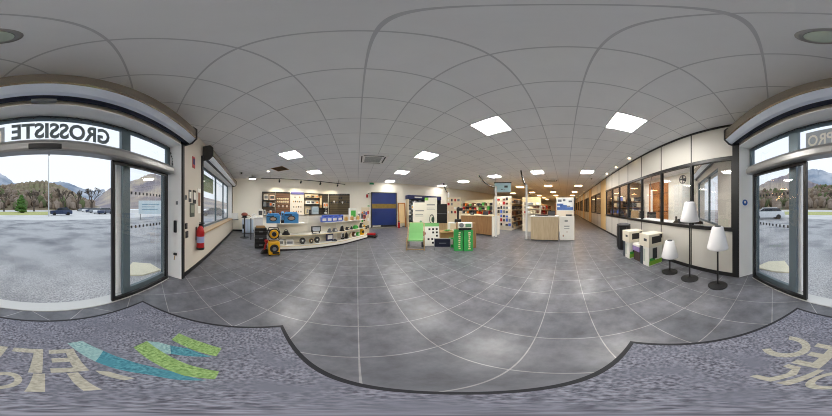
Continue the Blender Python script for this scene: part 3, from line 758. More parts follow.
# --- tool products ---
RX = Matrix.Rotation(PI / 2, 4, 'X')
def box_item(name, lab, cat, p, rz, s, m_, label_m=None, group=None, flap=None, bev=.006):
    t = thing(name, lab, cat, p, rz, group)
    MB().box(-s[0] / 2, s[0] / 2, -s[1] / 2, s[1] / 2, 0, s[2]).build('carton', m_, t, bev)
    if label_m: MB().box(-s[0] * .38, s[0] * .38, -s[1] / 2 - .002, -s[1] / 2, s[2] * .25, s[2] * .8).build('printed_label', label_m, t)
    return t
def blue_case(lab, u, w, h):
    p, a = on_path(u, .22)
    t = thing('tool_display_case', lab, 'tool case', (p.x, p.y, Z2), a, 'blue display cases on the top shelf')
    MB().box(-w / 2, w / 2, -.11, .11, .0, h * .8).build('case_body', blue_case_m, t, .02)
    MB().box(-w * .42, w * .42, -.09, .09, h * .8, h * .92).build('case_lid', blue_case_m, t, .015)
    MB().lathe([(.001, .0), (w * .27, .0), (w * .27, .012), (.001, .012)], (0.0, -.108, h * .42), 20, RX @ Matrix.Diagonal((1, .62, 1, 1))).build('oval_window', black_plastic, t)
    MB().lathe([(.001, .0), (w * .21, .0), (w * .21, .014), (.001, .014)], (0.0, -.109, h * .42), 20, RX @ Matrix.Diagonal((1, .55, 1, 1))).build('window_insert', mat('steel_pale', rgb(190, 170, 150), .4, .3), t)
    MB().box(-w * .45, w * .05, -.116, -.11, h * .64, h * .74).build('black_latch', black_plastic, t)
blue_case_m = MATS['blue_plastic']
blue_case('left blue tool case with an oval window on the top shelf', 273.3, .44, .34)
blue_case('right blue tool case with an oval window, larger than the other', 291, .47, .39)
p, a = on_path(282.5, .2)
t = thing('power_tool', 'pale blue upright power tool standing between two blue cases', 'power tool', (p.x, p.y, Z2), a)
MB().box(-.05, .05, -.06, .06, 0, .1).build('battery', black_plastic, t, .01)
MB().lathe([(.03, .1), (.04, .14), (.032, .2), (.05, .25), (.05, .34), (.03, .38)], seg=14).build('tool_body', mat('tool_blue', rgb(110, 170, 210), .4), t)
MB().lathe([(.03, 0), (.02, .09)], (0, -.03, .3), 12, RX).build('nose', dark_grey, t)

def reel(lab, u, k, z, r, m1, m2, grp):
    p, a = on_path(u, k); t = thing('wire_reel', lab, 'reel', (p.x, p.y, z), a, grp)
    MB().torus((0, 0, r), r * .8, r * .2, RX, 22).build('rim', m1, t)
    MB().lathe([(r * .75, -.02), (r * .75, .02)], (0, 0, r), 20, RX).build('disc', dark_grey, t)
    MB().lathe([(r * .3, -.03), (r * .3, .03)], (0, 0, r), 14, RX).build('hub', m2, t)
    MB().box(-r * .5, r * .5, -.05, .05, 0, .02).build('foot', black_plastic, t)
def gadget(lab, cat, u, k, z, w, h, m1, m2, grp=None, kind=0):
    """small tool: a moulded body, grip and lens or dial"""
    p, a = on_path(u, k); t = thing('hand_tool' if kind != 2 else 'work_lamp', lab, cat, (p.x, p.y, z), a, grp)
    if kind == 0:
        MB().prism([(-w / 2, 0), (w / 2, 0), (w * .45, h * .55), (w * .2, h), (-w * .25, h), (-w / 2, h * .4)], -.06, .06, RX).build('tool_body', m1, t, .012)
        MB().lathe([(h * .25, -.0), (h * .25, .015)], (0, -.06, h * .5), 14, RX).build('dial', m2, t)
    elif kind == 1:
        MB().lathe([(w * .5, 0), (w * .5, .03), (w * .36, .05), (w * .3, h * .8), (w * .2, h)], seg=16).build('tool_body', m1, t)
        MB().torus((0, 0, h * .9), w * .22, .01, RX, 14).build('handle', m2, t)
    else:
        MB().box(-w / 2, w / 2, -.03, .03, h * .25, h).build('lamp_housing', m1, t, .01)
        MB().box(-w * .4, w * .4, -.036, -.03, h * .34, h * .9).build('lens', m2, t)
        MB().box(-w * .4, -w * .36, -.05, .05, 0, h * .5).box(w * .36, w * .4, -.05, .05, 0, h * .5).box(-w * .4, w * .4, -.06, -.04, 0, .02).build('stand', black_plastic, t)
gadget('black frame floodlight with a pale lens on the middle shelf', 'work light', 316, .2, Z1, .34, .25, black_plastic, mat('lens_pale', rgb(190, 198, 206), .3), None, 2)
gadget('black desk clamp alone at the left of the middle shelf', 'tool', 286, .2, Z1, .26, .12, black_plastic, dark_grey, None, 1)
for k, (u, m1, m2, kind, w, h, l) in enumerate((
    (329.5, mid_grey, white_plastic, 1, .17, .14, 'grey round tool right of the floodlight on the middle shelf'),
    (335, mid_grey, white_plastic, 0, .17, .13, 'grey and white sander on the middle shelf'),
    (342, black_plastic, white_plastic, 1, .19, .2, 'black round speaker on the middle shelf'),
    (347.5, dark_grey, cream, 0, .13, .12, 'small dark tool beside the black round speaker'),
    (351.5, black_plastic, white_plastic, 1, .13, .13, 'black canister left of the green tool on the middle shelf'),
    (355.5, MATS['green_plastic'], green_m, 0, .24, .14, 'bright green tool at the right of the middle shelf'),
    (361.5, dark_grey, cream, 0, .18, .2, 'dark grey tool at the right end of the middle shelf'))):
    gadget(l, 'tool', u, .2, Z1, w, h, m1, m2, 'tools along the middle shelf', kind)
for k, (u, w, h, l) in enumerate(((280.5, .2, .16, 'white carton behind the cable reels on the bottom deck'), (289.5, .24, .15, 'white carton second from the left on the bottom deck'))):
    p, a = on_path(u, .2); box_item('carton_box', l, 'box', (p.x, p.y, Z0), a, (w, .2, h), white_plastic, mid_grey, 'cartons on the bottom deck')
reel('black and silver reel with a cream rim on the bottom deck', 302.5, .2, Z0, .105, black_plastic, white_plastic, 'reels on the bottom deck')
reel('small brass coloured reel left of the black and white reel on the bottom deck', 311.3, .2, Z0, .085, kraft, cream, 'reels on the bottom deck')
reel('black reel with a white hub, right of the brass reel', 317, .2, Z0, .105, black_plastic, white_plastic, 'reels on the bottom deck')
p, a = on_path(329.5, .26)
box_item('boxed_tool', 'navy boxed tool standing upright on the bottom deck', 'box', (p.x, p.y, Z0), a, (.26, .1, .27), navy, white_plastic)
gadget('flat grey tool lying before the navy box', 'tool', 334.5, .14, Z0, .2, .07, dark_grey, white_plastic, None, 1)
for k, (u, m1, m2, kind, w, h, l) in enumerate((
    (342.5, white_plastic, dark_grey, 2, .12, .25, 'white upright panel tool on the bottom deck'), (346.5, black_plastic, dark_grey, 1, .17, .22, 'black helmet-like tool on the bottom deck'),
    (350.5, cream, black_plastic, 1, .12, .18, 'cream canister on the bottom deck'), (354, brown, white_plastic, 0, .14, .2, 'brown tool on the bottom deck, right half'),
    (358, green_m, white_plastic, 0, .16, .15, 'green tool on the bottom deck'), (362, yellow_m, black_plastic, 0, .18, .28, 'yellow tool at the right end of the bottom deck'))):
    gadget(l, 'tool', u, .2, Z0, w, h, m1, m2, 'tools along the bottom deck', kind)
# top shelf right: rows of small blue boxes, then bottles and green packs
for k in range(8):
    u = 323.6 + (k % 4) * 5.2 + (k // 4) * 1.2; kk = .17 + .16 * (k // 4)
    p, a = on_path(u, kk)
    dz = .0
    box_item('blue_box', 'small blue box in the %s row on the top shelf, %s' % (('front', 'rear')[k // 4], ('leftmost', 'second from the left', 'third from the left', 'rightmost')[k % 4]), 'box', (p.x, p.y, Z2 + dz), a, (.19, .13, .17 + .06 * (k // 4)), blue_box, navy if k // 4 else white_plastic, 'blue boxes on the top shelf')
for k, (u, l) in enumerate(((346, 'first amber jar right of the blue boxes'), (352, 'second amber jar right of the blue boxes'), (358, 'amber jar below the green pack'))):
    p, a = on_path(u, .16); t = thing('jar', l, 'jar', (p.x, p.y, Z2), a, 'amber jars on the top shelf')
    MB().lathe([(.06, 0), (.07, .02), (.07, .12), (.045, .15)], seg=16).build('jar_body', mat('amber', rgb(190, 150, 90), .3), t); MB().cyl((0, 0, .15), .05, .03).build('lid', cream, t)
p, a = on_path(352.5, .32); box_item('green_pack', 'tall pack with a bright green lower half on the top shelf', 'box', (p.x, p.y, Z2), a, (.38, .1, .48), white_plastic, green_m)
for k, (u, m_, l) in enumerate(((358.5, paper, 'white blister pack above the amber jars'), (362, mid_grey, 'grey pack at the right end of the top shelf'), (364.5, red_m, 'red pack at the right end of the top shelf'))):
    p, a = on_path(u, .3); box_item('hanging_pack', l, 'box', (p.x, p.y, Z2), a, (.14, .06, .3 - .06 * k), m_, dark_grey, 'packs on the top shelf')

# white end rack with small hanging goods between gondola and door
t = thing('end_rack', 'slim white perforated rack of small goods beside the blue door', 'display rack', at(365.3, 6.75), math.radians(-14))
MB().box(-.2, .2, -.02, .02, 0.05, 1.4).build('back_panel', mat('rack_panel', rgb(222, 208, 180), .6), t)
MB().box(-.2, .2, -.15, .1, 0, .06).build('base', white_metal, t)
for k in range(12):
    x, zz = -.15 + (k % 4) * .1, .3 + (k // 4) * .36 + .05 * (k % 2)
    MB().box(x - .035, x + .035, -.05, -.02, zz, zz + .15).build('hanging_card', PAL[(k * 5) % 11], t)

# ---- yellow cable reels, case stack, jack
def cable_reel(lab, p, rz, style):
    t = thing('cable_reel', lab, 'cable reel', p, rz, 'yellow cable reels before the shelving')
    if style:   # boxy reel
        MB().box(-.16, .16, -.11, .11, .02, .42).build('housing', yellow_m, t, .035)
        MB().torus((0, -.112, .22), .085, .042, RX).build('cable', black_plastic, t)
        MB().lathe([(.055, -.03), (.055, .03)], (0, -.13, .22), 16, RX).build('hub', mid_grey, t)
        MB().tube([(-.14, 0, .4), (-.12, 0, .445), (.12, 0, .445), (.14, 0, .4)], .014).build('handle', black_plastic, t)
        for x in (-.13, .13): MB().box(x - .03, x + .03, -.1, .1, 0, .025).build('foot', black_plastic, t)
        MB().box(-.05, .14, -.125, -.119, .06, .12).build('label_plate', black_plastic, t)
    else:
        MB().torus((0, -.02, .17), .145, .018, RX, 24).build('flange', black_plastic, t)
        MB().torus((0, -.03, .17), .098, .03, RX, 24).build('cable', yellow_m, t)
        MB().lathe([(.06, -.02), (.06, .05)], (0, -.05, .17), 16, RX).build('hub', black_plastic, t)
        MB().tube([(-.15, .06, .0), (-.18, .06, .2), (-.13, .06, .35), (.13, .06, .35), (.18, .06, .2), (.15, .06, 0)], .014).build('frame', black_plastic, t)
        MB().tube([(-.15, .06, .012), (-.15, -.1, .012), (.15, -.1, .012), (.15, .06, .012)], .012).build('foot', black_plastic, t)
p = at(273.8, 3.74); rz = face_cam(p, .15)
cable_reel('boxy yellow cable reel standing on the floor before the shelving', p, rz, 1)
cable_reel('round yellow and black cable reel stacked on the boxy reel', Vector((p.x, p.y, .46)), rz, 0)
p = at(265, 3.85)
t = thing('power_tool', 'red and black floor jack lying left of the yellow reel', 'tool', p, face_cam(p, .3))
MB().prism([(-.14, 0), (.1, 0), (.12, .08), (.04, .16), (-.05, .12)], -.05, .05, RX).build('tool_body', black_plastic, t, .01)
MB().tube([(-.02, 0, .1), (.02, 0, .28), (.07, 0, .4)], .03).build('handle', red_m, t); MB().box(-.0, .09, -.06, .06, .34, .42).build('battery', red_m, t, .01)
cases = at(260.5, 4.5); rzc = face_cam(cases, .1)
cl_ = ['bottom black tool case of the stack of three', 'middle black tool case of the stack of three', 'top black tool case of the stack of three']
for k in range(3):
    t = thing('tool_case', cl_[k], 'tool case', (cases.x, cases.y, .232 * k), rzc, 'stacked black tool cases')
    MB().box(-.2, .2, -.15, .15, 0, .12).build('case_body', black_plastic, t, .012); MB().box(-.195, .195, -.145, .145, .124, .23).build('case_lid', dark_grey if k == 1 else black_plastic, t, .012)
    MB().box(-.06, .06, -.165, -.15, .1, .14).build('latch', mid_grey, t)
t = thing('tray', 'pale brown tray lying on the black case stack', 'tray', (cases.x, cases.y, .698), rzc); MB().box(-.15, .15, -.1, .1, 0, .03).box(-.15, .15, -.1, -.09, .03, .06).box(-.15, .15, .09, .1, .03, .06).build('tray_body', kraft, t, .004)

# ---- stand with handheld device by left wall
p = at(244.5, 6.05)
t = thing('display_stand', 'black pole stand with a round foot near the left corner', 'stand', p)
MB().lathe([(.2, 0), (.2, .015), (.05, .03), (.03, .05)], seg=28).build('foot', dark_grey, t)
MB().cyl((0, 0, .04), .035, .86).build('pole', dark_grey, t); MB().lathe([(.035, .9), (.14, .93), (.14, .945)], seg=20).build('plate', black_plastic, t); MB().box(-.06, .0, -.07, -.03, .42, .62).build('cable_box', black_plastic, t, .008)
t = thing('power_tool', 'dark tool with red and brown top lying on the pole stand', 'tool', (p.x, p.y, .945), face_cam(p))
MB().box(-.1, .1, -.07, .07, 0, .07).build('base', black_plastic, t, .015); MB().lathe([(.11, .07), (.15, .1), (.14, .17), (.06, .22)], seg=16).build('tool_top', mat('red_brown', rgb(130, 62, 48), .5, var=.3, scale=20), t)
MB().tube([(.1, 0, .06), (.22, 0, .08), (.28, 0, .03)], .015).build('lever', kraft, t)
p = at(248, 7.2)
t = thing('low_cabinet', 'pale blue-white low cabinet behind the black pole stand', 'cabinet', p, math.radians(45))
MB().box(-.3, .3, -.15, .15, .03, .76).build('cabinet_body', mat('pale_blue', rgb(196, 212, 232), .4), t, .006)
MB().box(-.31, .31, -.16, .16, .76, .79).build('top', white_plastic, t); MB().box(-.29, .29, -.13, .13, 0, .03).build('plinth', dark_grey, t)
MB().box(-.005, .005, -.154, -.15, .06, .74).build('door_gap', mid_grey, t)
t = thing('mounted_box', 'small white box fixed to the left wall corner', 'wall box', W(7.4, 1.0), RF)
MB().box(-.15, .15, -.15, .19, .74, 1.08).build('box_body', white_plastic, t, .01); MB().box(-.12, .12, -.17, .17, .70, .74).build('lower_tray', mid_grey, t)
p = at(256.5, 5.9)
t = thing('packing_table', 'white packing table beside the product wall holding a tape roll', 'table', p, math.radians(45))
MB().box(-.28, .28, -.3, .3, .93, .96).build('tabletop', white_plastic, t); MB().box(-.1, .26, -.28, .28, .0, .93).build('side_panel', mat('pale_panel', rgb(214, 214, 216), .5), t)
for x in (-.25,):
    for y in (-.27, .27): MB().box(x - .02, x + .02, y - .02, y + .02, 0, .93).build('leg', dark_grey, t)
t = thing('tape_roll', 'white roll standing on the packing table', 'roll', (p.x - .08, p.y - .08, .96), face_cam(p)); MB().torus((0, 0, .085), .06, .025, RX).build('roll_body', white_plastic, t)
p2 = at(260.5, 5.95)
box_item('carton_box', 'tall grey and white package at the left end of the product wall', 'box', (p2.x, p2.y, .96), face_cam(p2), (.22, .12, .36), paper, dark_grey)

# ================================================================== PRODUCT WALL
def SW(s, off=0, z=0): return Vector((-6.35 + (s + off) / S2, 4.65 + (s - off) / S2, z))
def wall_bay(lab, s0, s1, body_m, frame_m=black_frame, z0=.92, z1=2.33, shelves=(), header=None, wall='left'):
    if wall == 'left': p = SW((s0 + s1) / 2, .0); rz = PI / 4; w = (s1 - s0) / 2
    else: p = Vector(((s0 + s1) / 2, 9.0, 0)); rz = 0; w = (s1 - s0) / 2
    t = thing('display_bay', lab, 'wall display', (p.x, p.y, z0), rz); h = z1 - z0
    MB().box(-w, w, -.03, 0, 0, h).build('back_panel', body_m, t)
    MB().box(-w, w, -.09, -.03, h - .06, h).build('top_rail', frame_m, t)
    MB().box(-w, -w + .03, -.06, -.03, 0, h - .06).build('side_rail', frame_m, t)
    for zz in shelves: MB().box(-w + .03, w, -.25, -.03, zz - z0, zz - z0 + .03).build('shelf', frame_m, t)
    if header: MB().box(-w + .02, w - .02, -.1, -.09, h - .12, h + .02).build('header', header, t)
    return t, p, rz
dark_wood = wood_mat('dark_wood', rgb(44, 32, 24), rgb(84, 62, 42), axis=0)
brown_wood = wood_mat('brown_wood', rgb(92, 62, 42), rgb(132, 94, 64), axis=0)
def slat(name, c1, c2, pitch):
    m = bpy.data.materials.new(name); m.use_nodes = True; nt = m.node_tree; L = nt.links.new; b = nt.nodes['Principled BSDF']
    tc = nt.nodes.new('ShaderNodeTexCoord'); sp_ = nt.nodes.new('ShaderNodeSeparateXYZ'); L(tc.outputs['Object'], sp_.inputs[0])
    a = nt.nodes.new('ShaderNodeMath'); a.operation = 'DIVIDE'; a.inputs[1].default_value = pitch; L(sp_.outputs['Z'], a.inputs[0])
    f = nt.nodes.new('ShaderNodeMath'); f.operation = 'FRACT'; L(a.outputs[0], f.inputs[0])
    g_ = nt.nodes.new('ShaderNodeMath'); g_.operation = 'GREATER_THAN'; g_.inputs[1].default_value = .8; L(f.outputs[0], g_.inputs[0])
    mx = nt.nodes.new('ShaderNodeMixRGB'); mx.inputs[1].default_value = c1; mx.inputs[2].default_value = c2; L(g_.outputs[0], mx.inputs[0]); L(mx.outputs[0], b.inputs['Base Color']); b.inputs['Roughness'].default_value = .45
    return m
slat_dark = slat('slatwall_dark', rgb(52, 44, 34), rgb(18, 16, 14), .12); slat_olive = slat('slatwall_olive', rgb(92, 80, 54), rgb(28, 24, 18), .12); slat_brown = slat('slatwall_brown', rgb(110, 76, 52), rgb(60, 38, 26), .12)
def goods(t_p, rz, w0, w1, z, specs, lab, cat, grp, yoff=-.15, wall_w=0):
    """a row of small goods standing on a wall shelf"""
    n_ = len(specs); first = None; R = Matrix.Rotation(rz, 4, 'Z')
    pos = ['leftmost', 'second', 'third', 'fourth', 'fifth', 'sixth', 'seventh']
    for k, (m_, sx, h) in enumerate(specs):
        x = w0 + (w1 - w0) * (k + .5) / n_; q = t_p + (R @ Vector((x, yoff, 0)))
        box_item('boxed_product', lab.replace('#', pos[k]), cat, (q.x, q.y, z), rz, (sx, .12, h), m_, PAL[(k * 3 + 1) % 11], grp, bev=.008)
pale_b = mat('pale_box', rgb(236, 226, 210), .6); pinkish = mat('pinkish_box', rgb(222, 196, 178), .6)
t, p, rz = wall_bay('first product bay of the wall, pale bottles above grey tools', 1.73, 2.5, mat('bay_back_brown', rgb(110, 94, 78), .6), shelves=(.94, 1.42, 1.8))
goods(p, rz, -.34, .36, 1.83, [(pale_b, .26, .32), (pinkish, .28, .3)], '# pale carton on the upper shelf of the first bay', 'box', 'cartons in the first bay')
goods(p, rz, -.34, .36, 1.45, [(mid_grey, .15, .28), (dark_grey, .14, .22), (mid_grey, .14, .26), (paper, .12, .2)], '# grey boxed tool on the middle shelf of the first bay', 'box', 'tools in the first bay')
goods(p, rz, -.34, .36, .97, [(paper, .12, .3), (pinkish, .12, .2), (paper, .12, .26), (mat('red_brown', (0,) * 4), .1, .2)], '# small pack on the bottom shelf of the first bay', 'box', 'packs in the first bay')
t, p, rz = wall_bay('second product bay, brown slatted wall with rows of pale packs', 2.52, 3.42, slat_brown, shelves=(.94,))
R = Matrix.Rotation(rz, 4, 'Z')
nn = ['leftmost', 'second', 'third', 'fourth', 'fifth', 'rightmost']
for row, (zz, cnt, hh, m_) in enumerate(((1.84, 6, .12, cream), (1.66, 6, .12, cream), (1.42, 3, .1, pale_b), (1.05, 4, .16, mat('red_brown', (0,) * 4)))):
    for k in range(cnt):
        q = p + R @ Vector((-.38 + .76 * (k + .5) / cnt, -.05, 0))
        t_ = thing('hanging_pack', '%s hanging pack in the %s row of the brown second bay' % ((nn[k] if cnt == 6 else nn[k] if k < cnt - 1 else 'rightmost'), ('top', 'second', 'third', 'lowest')[row]), 'pack', (q.x, q.y, zz), rz, 'packs hung in the second bay')
        MB().box(-.045, .045, -.02, .02, 0, hh).build('card', m_, t_); MB().box(-.03, .03, -.03, -.02, hh * .2, hh * .6).build('blister', (dark_grey, brown, kraft)[k % 3], t_)
t, p, rz = wall_bay('white product bay with a purple-blue header strip', 3.44, 4.32, mat('bay_white', rgb(236, 230, 218), .6), header=mat('header_purple', rgb(100, 100, 168), .5), shelves=(.94,), frame_m=white_metal)
R = Matrix.Rotation(rz, 4, 'Z')
for row, (zz, cnt) in enumerate(((2.0, 2), (1.72, 5), (1.4, 4), (1.1, 4))):
    for k in range(cnt):
        q = p + R @ Vector((-.3 + .62 * (k + .5) / cnt, -.05, 0))
        t_ = thing('hanging_tool', '%s small %s tool hung in the %s row of the white bay' % (nn[k] if k < cnt - 1 else 'rightmost', 'dark' if (row + k) % 2 == 0 else 'brown', ('top', 'second', 'third', 'lowest')[row]), 'tool', (q.x, q.y, zz), rz, 'tools hung in the white bay')
        MB().box(-.03, .03, -.02, .02, 0, .06).box(-.01, .01, -.02, .02, .06, .1).build('tool_head', black_plastic if (row + k) % 2 == 0 else kraft, t_)
t, p, rz = wall_bay('fourth bay with two thick black shelves and white packs', 4.34, 5.36, mat('bay_cream', rgb(226, 214, 184), .6), shelves=(.94,))
R = Matrix.Rotation(rz, 4, 'Z')
for zz in (1.9, 1.5): MB().box(-.48, .5, -.24, -.03, zz - .92, zz - .80).build('shelf', black_frame, t)
goods(p, rz, -.45, .5, 2.03, [(cream, .2, .12), (kraft, .2, .14), (cream, .2, .12)], '# flat cream pack on the top black shelf of the fourth bay', 'box', 'packs on the top black shelf')
goods(p, rz, -.45, .5, 1.63, [(paper, .3, .2), (paper, .28, .2), (cream, .2, .18)], '# white pack on the second black shelf of the fourth bay', 'box', 'packs on the second black shelf')
goods(p, rz, -.45, -.05, .97, [(cream, .16, .4), (black_plastic, .16, .3)], '# dark or cream pack beside the blue-grey panel', 'box', 'packs beside the blue-grey panel')
q = p + R @ Vector((.2, -.14, 0)); box_item('monitor_box', 'large blue-grey panel carton at the bottom of the fourth bay', 'box', (q.x, q.y, .97), rz, (.5, .1, .5), mat('blue_grey_card', rgb(168, 184, 196), .5), mat('blue_grey_print', rgb(140, 160, 176), .5))
t, p, rz = wall_bay('fifth bay, dark slatted wall in the corner', 5.38, 6.12, slat_dark, shelves=(.94, 1.36))
R = Matrix.Rotation(rz, 4, 'Z')
q = p + R @ Vector((-.27, -.1, 0)); box_item('boxed_product', 'tall tan tube pack at the left of the dark fifth bay', 'box', (q.x, q.y, 1.39), rz, (.16, .12, .8), kraft, cream)
for k in (0, 1):
    q = p + R @ Vector((.02 + .17 * k, -.12, 0)); box_item('boxed_product', ('left' if k == 0 else 'right') + ' orange and cream bottle pack in the dark fifth bay', 'box', (q.x, q.y, 1.39), rz, (.12, .1, .34), pale_b, orange_m, 'bottle packs in the fifth bay')
q = p + R @ Vector((.1, -.16, 0)); t_ = thing('jointed_tool', 'white jointed tool with black parts on the low shelf of the fifth bay', 'tool', (q.x, q.y, .97), rz)
MB().box(-.1, .1, -.06, .06, 0, .12).build('base', white_plastic, t_, .01); MB().tube([(0, 0, .12), (.07, 0, .22), (-.05, 0, .3), (.04, 0, .36)], .035).build('arm', white_plastic, t_); MB().ball((-.05, -.03, .3), .04).ball((.08, -.03, .2), .035).build('joint', black_plastic, t_)
t, p, rz = wall_bay('sixth bay, olive slatted wall left of the blue door', -1.93, -.5, slat_olive, wall='right')
for k in range(7):
    x = -1.75 + k * .19; zz = 1.72 + .05 * (k % 2)
    t_ = thing('hanging_tool', '%s tool hung on the olive slatted bay' % (['leftmost', 'second', 'third', 'fourth', 'fifth', 'sixth', 'rightmost'][k]), 'tool', (x, 8.93, zz), 0, 'tools hung on the olive bay')
    MB().box(-.05, .05, -.03, .03, 0, .09).box(-.015, .015, -.02, .02, -.08, 0).build('tool_head', (black_plastic, white_plastic, dark_grey)[k % 3], t_)
for k, (x, zz) in enumerate(((-1.2, 1.98), (-1.05, 2.0))):
    t_ = thing('hanging_tool', ('left' if k == 0 else 'right') + ' of two small black tools near the top of the olive bay', 'tool', (x, 8.93, zz), 0, 'small tools at the top of the olive bay'); MB().box(-.05, .05, -.03, .03, 0, .1).build('tool_head', black_plastic, t_)

# ================================================================== BLUE DOOR AND BACK WALL
blue_vinyl = mat('blue_vinyl', rgb(5, 40, 108), .5, var=.25, scale=2.0)
d3 = bpy.data.objects.new('door_3', None); C.objects.link(d3); struct(d3); d3.location = (1.85, 9.0, 0)
MB().box(-.9, -.84, -.1, 0, .0, 2.45).box(.84, .9, -.1, 0, .0, 2.45).box(-.9, .9, -.1, 0, 2.40, 2.45).build('door_frame', black_frame, d3)
MB().box(-.84, .84, -.06, -.03, .14, 2.4).build('curtain', blue_vinyl, d3)
MB().box(-.84, .84, -.066, -.06, 1.34, 1.66).build('reflective_band', mat('olive_band', rgb(128, 106, 34), .5, var=.5, scale=6), d3)
MB().box(-.84, .84, -.075, -.02, .06, .2).build('bottom_bar', black_plastic, d3)
MB().box(-.8, -.25, -.08, -.075, .1, .16).build('white_marking', paper, d3)
MB().box(-1.0, 1.0, -.35, 0, 0, .035).build('doorstep', mat('step_grey', rgb(150, 146, 138), .7), d3)
t = thing('alarm_sounder', 'red wall alarm left of the blue door', 'alarm', (.68, 9.0, 2.2)); MB().box(-.06, .06, -.06, 0, -.12, .1).build('sounder_body', red_m, t, .015); MB().ball((.08, -.05, .14), .04).build('strobe', dark_grey, t)
t = thing('call_point', 'small green emergency call point left of the blue door', 'call point', (.78, 9.0, 1.5)); MB().box(-.06, .06, -.04, 0, -.06, .06).build('point_body', green_m, t, .01); MB().box(-.03, .03, -.045, -.04, -.03, .03).build('button', white_plastic, t)
t = thing('leaning_board', 'tall light wooden frame leaning beside the blue door', 'board', (3.1, 8.72, 0), 0)
Rl = Matrix.Rotation(math.radians(-6), 4, 'X')
MB().box(-.28, -.2, -.02, .02, 0, 1.75, Rl).box(.2, .28, -.02, .02, 0, 1.75, Rl).box(-.28, .28, -.02, .02, 1.67, 1.75, Rl).build('frame', wood_orange, t)
MB().box(-.2, .2, -.01, .01, .3, 1.67, Rl).build('board_face', mat('board_cream', rgb(226, 196, 148), .6), t)
t = thing('fire_extinguisher', 'small red extinguisher on the floor right of the blue door', 'fire extinguisher', (2.78, 8.5, 0)); MB().lathe([(.07, 0), (.075, .03), (.075, .36), (.03, .43)], seg=16).build('cylinder', red_m, t); MB().box(-.05, .05, -.02, .02, .43, .5).build('valve', black_plastic, t)
t = thing('floor_machine', 'small red and black machine on the floor at the gondola end', 'machine', at(371.5, 6.1), -.2)
MB().prism([(-.26, -.16), (.24, -.18), (.28, 0), (.24, .18), (-.26, .16)], .03, .12).build('chassis', black_plastic, t, .02); MB().prism([(-.2, -.12), (.18, -.13), (.2, .13), (-.2, .12)], .12, .2).build('cover', red_m, t, .03)
for x in (-.2, .17):
    for y in (-.17, .17): MB().cyl((x, y - .02, .05), .05, .04, 14, Matrix.Rotation(-PI / 2, 4, 'X')).build('wheel', tyre, t)

# ---- navy header gondola against the back wall
p = Vector((4.85, 8.6, 0))
t = thing('brand_gondola', 'shelving with a navy header against the back wall, behind the white boards', 'shelving', p)
MB().box(-1.35, 1.35, .3, .38, 0, 2.0).build('back_panel', dark_grey, t)
MB().box(-1.42, 1.42, -.1, .38, 2.0, 2.28).build('header', navy, t)
MB().box(-.9, -.3, -.106, -.1, 2.08, 2.18).build('header_mark', paper, t); MB().box(.3, .9, -.106, -.1, 2.06, 2.16).build('header_mark', mat('header_green', rgb(120, 190, 90), .5), t)
for zz in (0.05, .45, .85, 1.25, 1.6): MB().box(-1.35, 1.35, -.1, .3, zz, zz + .025).build('shelf', mid_grey, t)
for x in (-1.38, 1.35): MB().box(x, x + .03, -.1, .38, 0, 2.0).build('side_panel', cream if x < 0 else dark_grey, t)
for zi, zz in enumerate((.075, .475, .875, 1.275, 1.625)):
    for k in range(6):
        m_ = (mid_grey, dark_grey, white_plastic, black_plastic)[(k + zi * 3) % 4]
        box_item('boxed_product', 'grey and black boxed goods on the navy-header shelving', 'box', (p.x - 1.22 + k * .2, p.y + .05, zz), 0, (.17, .2, .26 + .03 * ((k + zi) % 3)), m_, PAL[(k * 2 + zi) % 11] if (k + zi) % 4 == 0 else mid_grey, 'boxed goods on the navy-header shelving')

# ---- white promotional boards
def board(lab, u, r, w, h, extra=0.0):
    p = at(u, r); t = thing('promotional_board', lab, 'display board', p, face_cam(p, extra))
    MB().box(-w / 2, w / 2, -.03, .03, .04, h).build('board', mat('board_white', rgb(240, 236, 220), .6), t)
    MB().box(-w / 2, w / 2, -.15, .15, 0, .04).build('foot', white_metal, t); return t
t = board('shorter white board with grey print behind the green deckchair', 419.2, 6.9, .66, 1.66)
pg = mat('print_grey', rgb(150, 152, 148), .7); pgn = mat('print_green', rgb(110, 160, 120), .7)
MB().box(-.2, .25, -.033, -.03, 1.2, 1.26).box(-.2, .2, -.033, -.03, 1.02, 1.05).box(-.2, .22, -.033, -.03, .94, .97).build('printed_lines', pg, t)
MB().lathe([(.001, -.003), (.06, -.003), (.06, 0), (.001, 0)], (.08, -.031, .66), 16, RX).build('printed_mark', pgn, t)
t = board('taller white board with a green corner and an oval device picture', 430.8, 6.5, .6, 1.88)
MB().box(-.3, -.12, -.033, -.03, 1.74, 1.88).build('green_corner', mat('corner_green', rgb(130, 200, 80), .6), t)
MB().box(-.2, .2, -.033, -.03, 1.5, 1.56).box(-.2, .14, -.033, -.03, 1.36, 1.38).box(-.2, .2, -.033, -.03, 1.3, 1.32).build('printed_lines', pg, t)
MB().torus((0.05, -.035, .82), .16, .018, RX @ Matrix.Diagonal((.7, 1.35, 1, 1)), 24).build('device_outline', black_plastic, t)
MB().lathe([(.001, -.004), (.1, -.004), (.1, 0), (.001, 0)], (.1, -.033, .8), 20, RX @ Matrix.Diagonal((.7, 1.35, 1, 1))).build('device_picture', mat('device_dark_green', rgb(50, 84, 64), .5), t)
p = at(441.5, 8.3); t = thing('black_display', 'tall black display panel right of the white boards', 'display', p, face_cam(p))
MB().box(-.36, .36, -.08, .08, .42, 1.62).build('screen_body', black_plastic, t, .03); MB().box(-.34, .34, -.1, .1, 0, .42).build('pedestal', wood_light, t); MB().box(-.3, .3, -.085, -.08, 1.0, 1.03).build('joint', mid_grey, t)

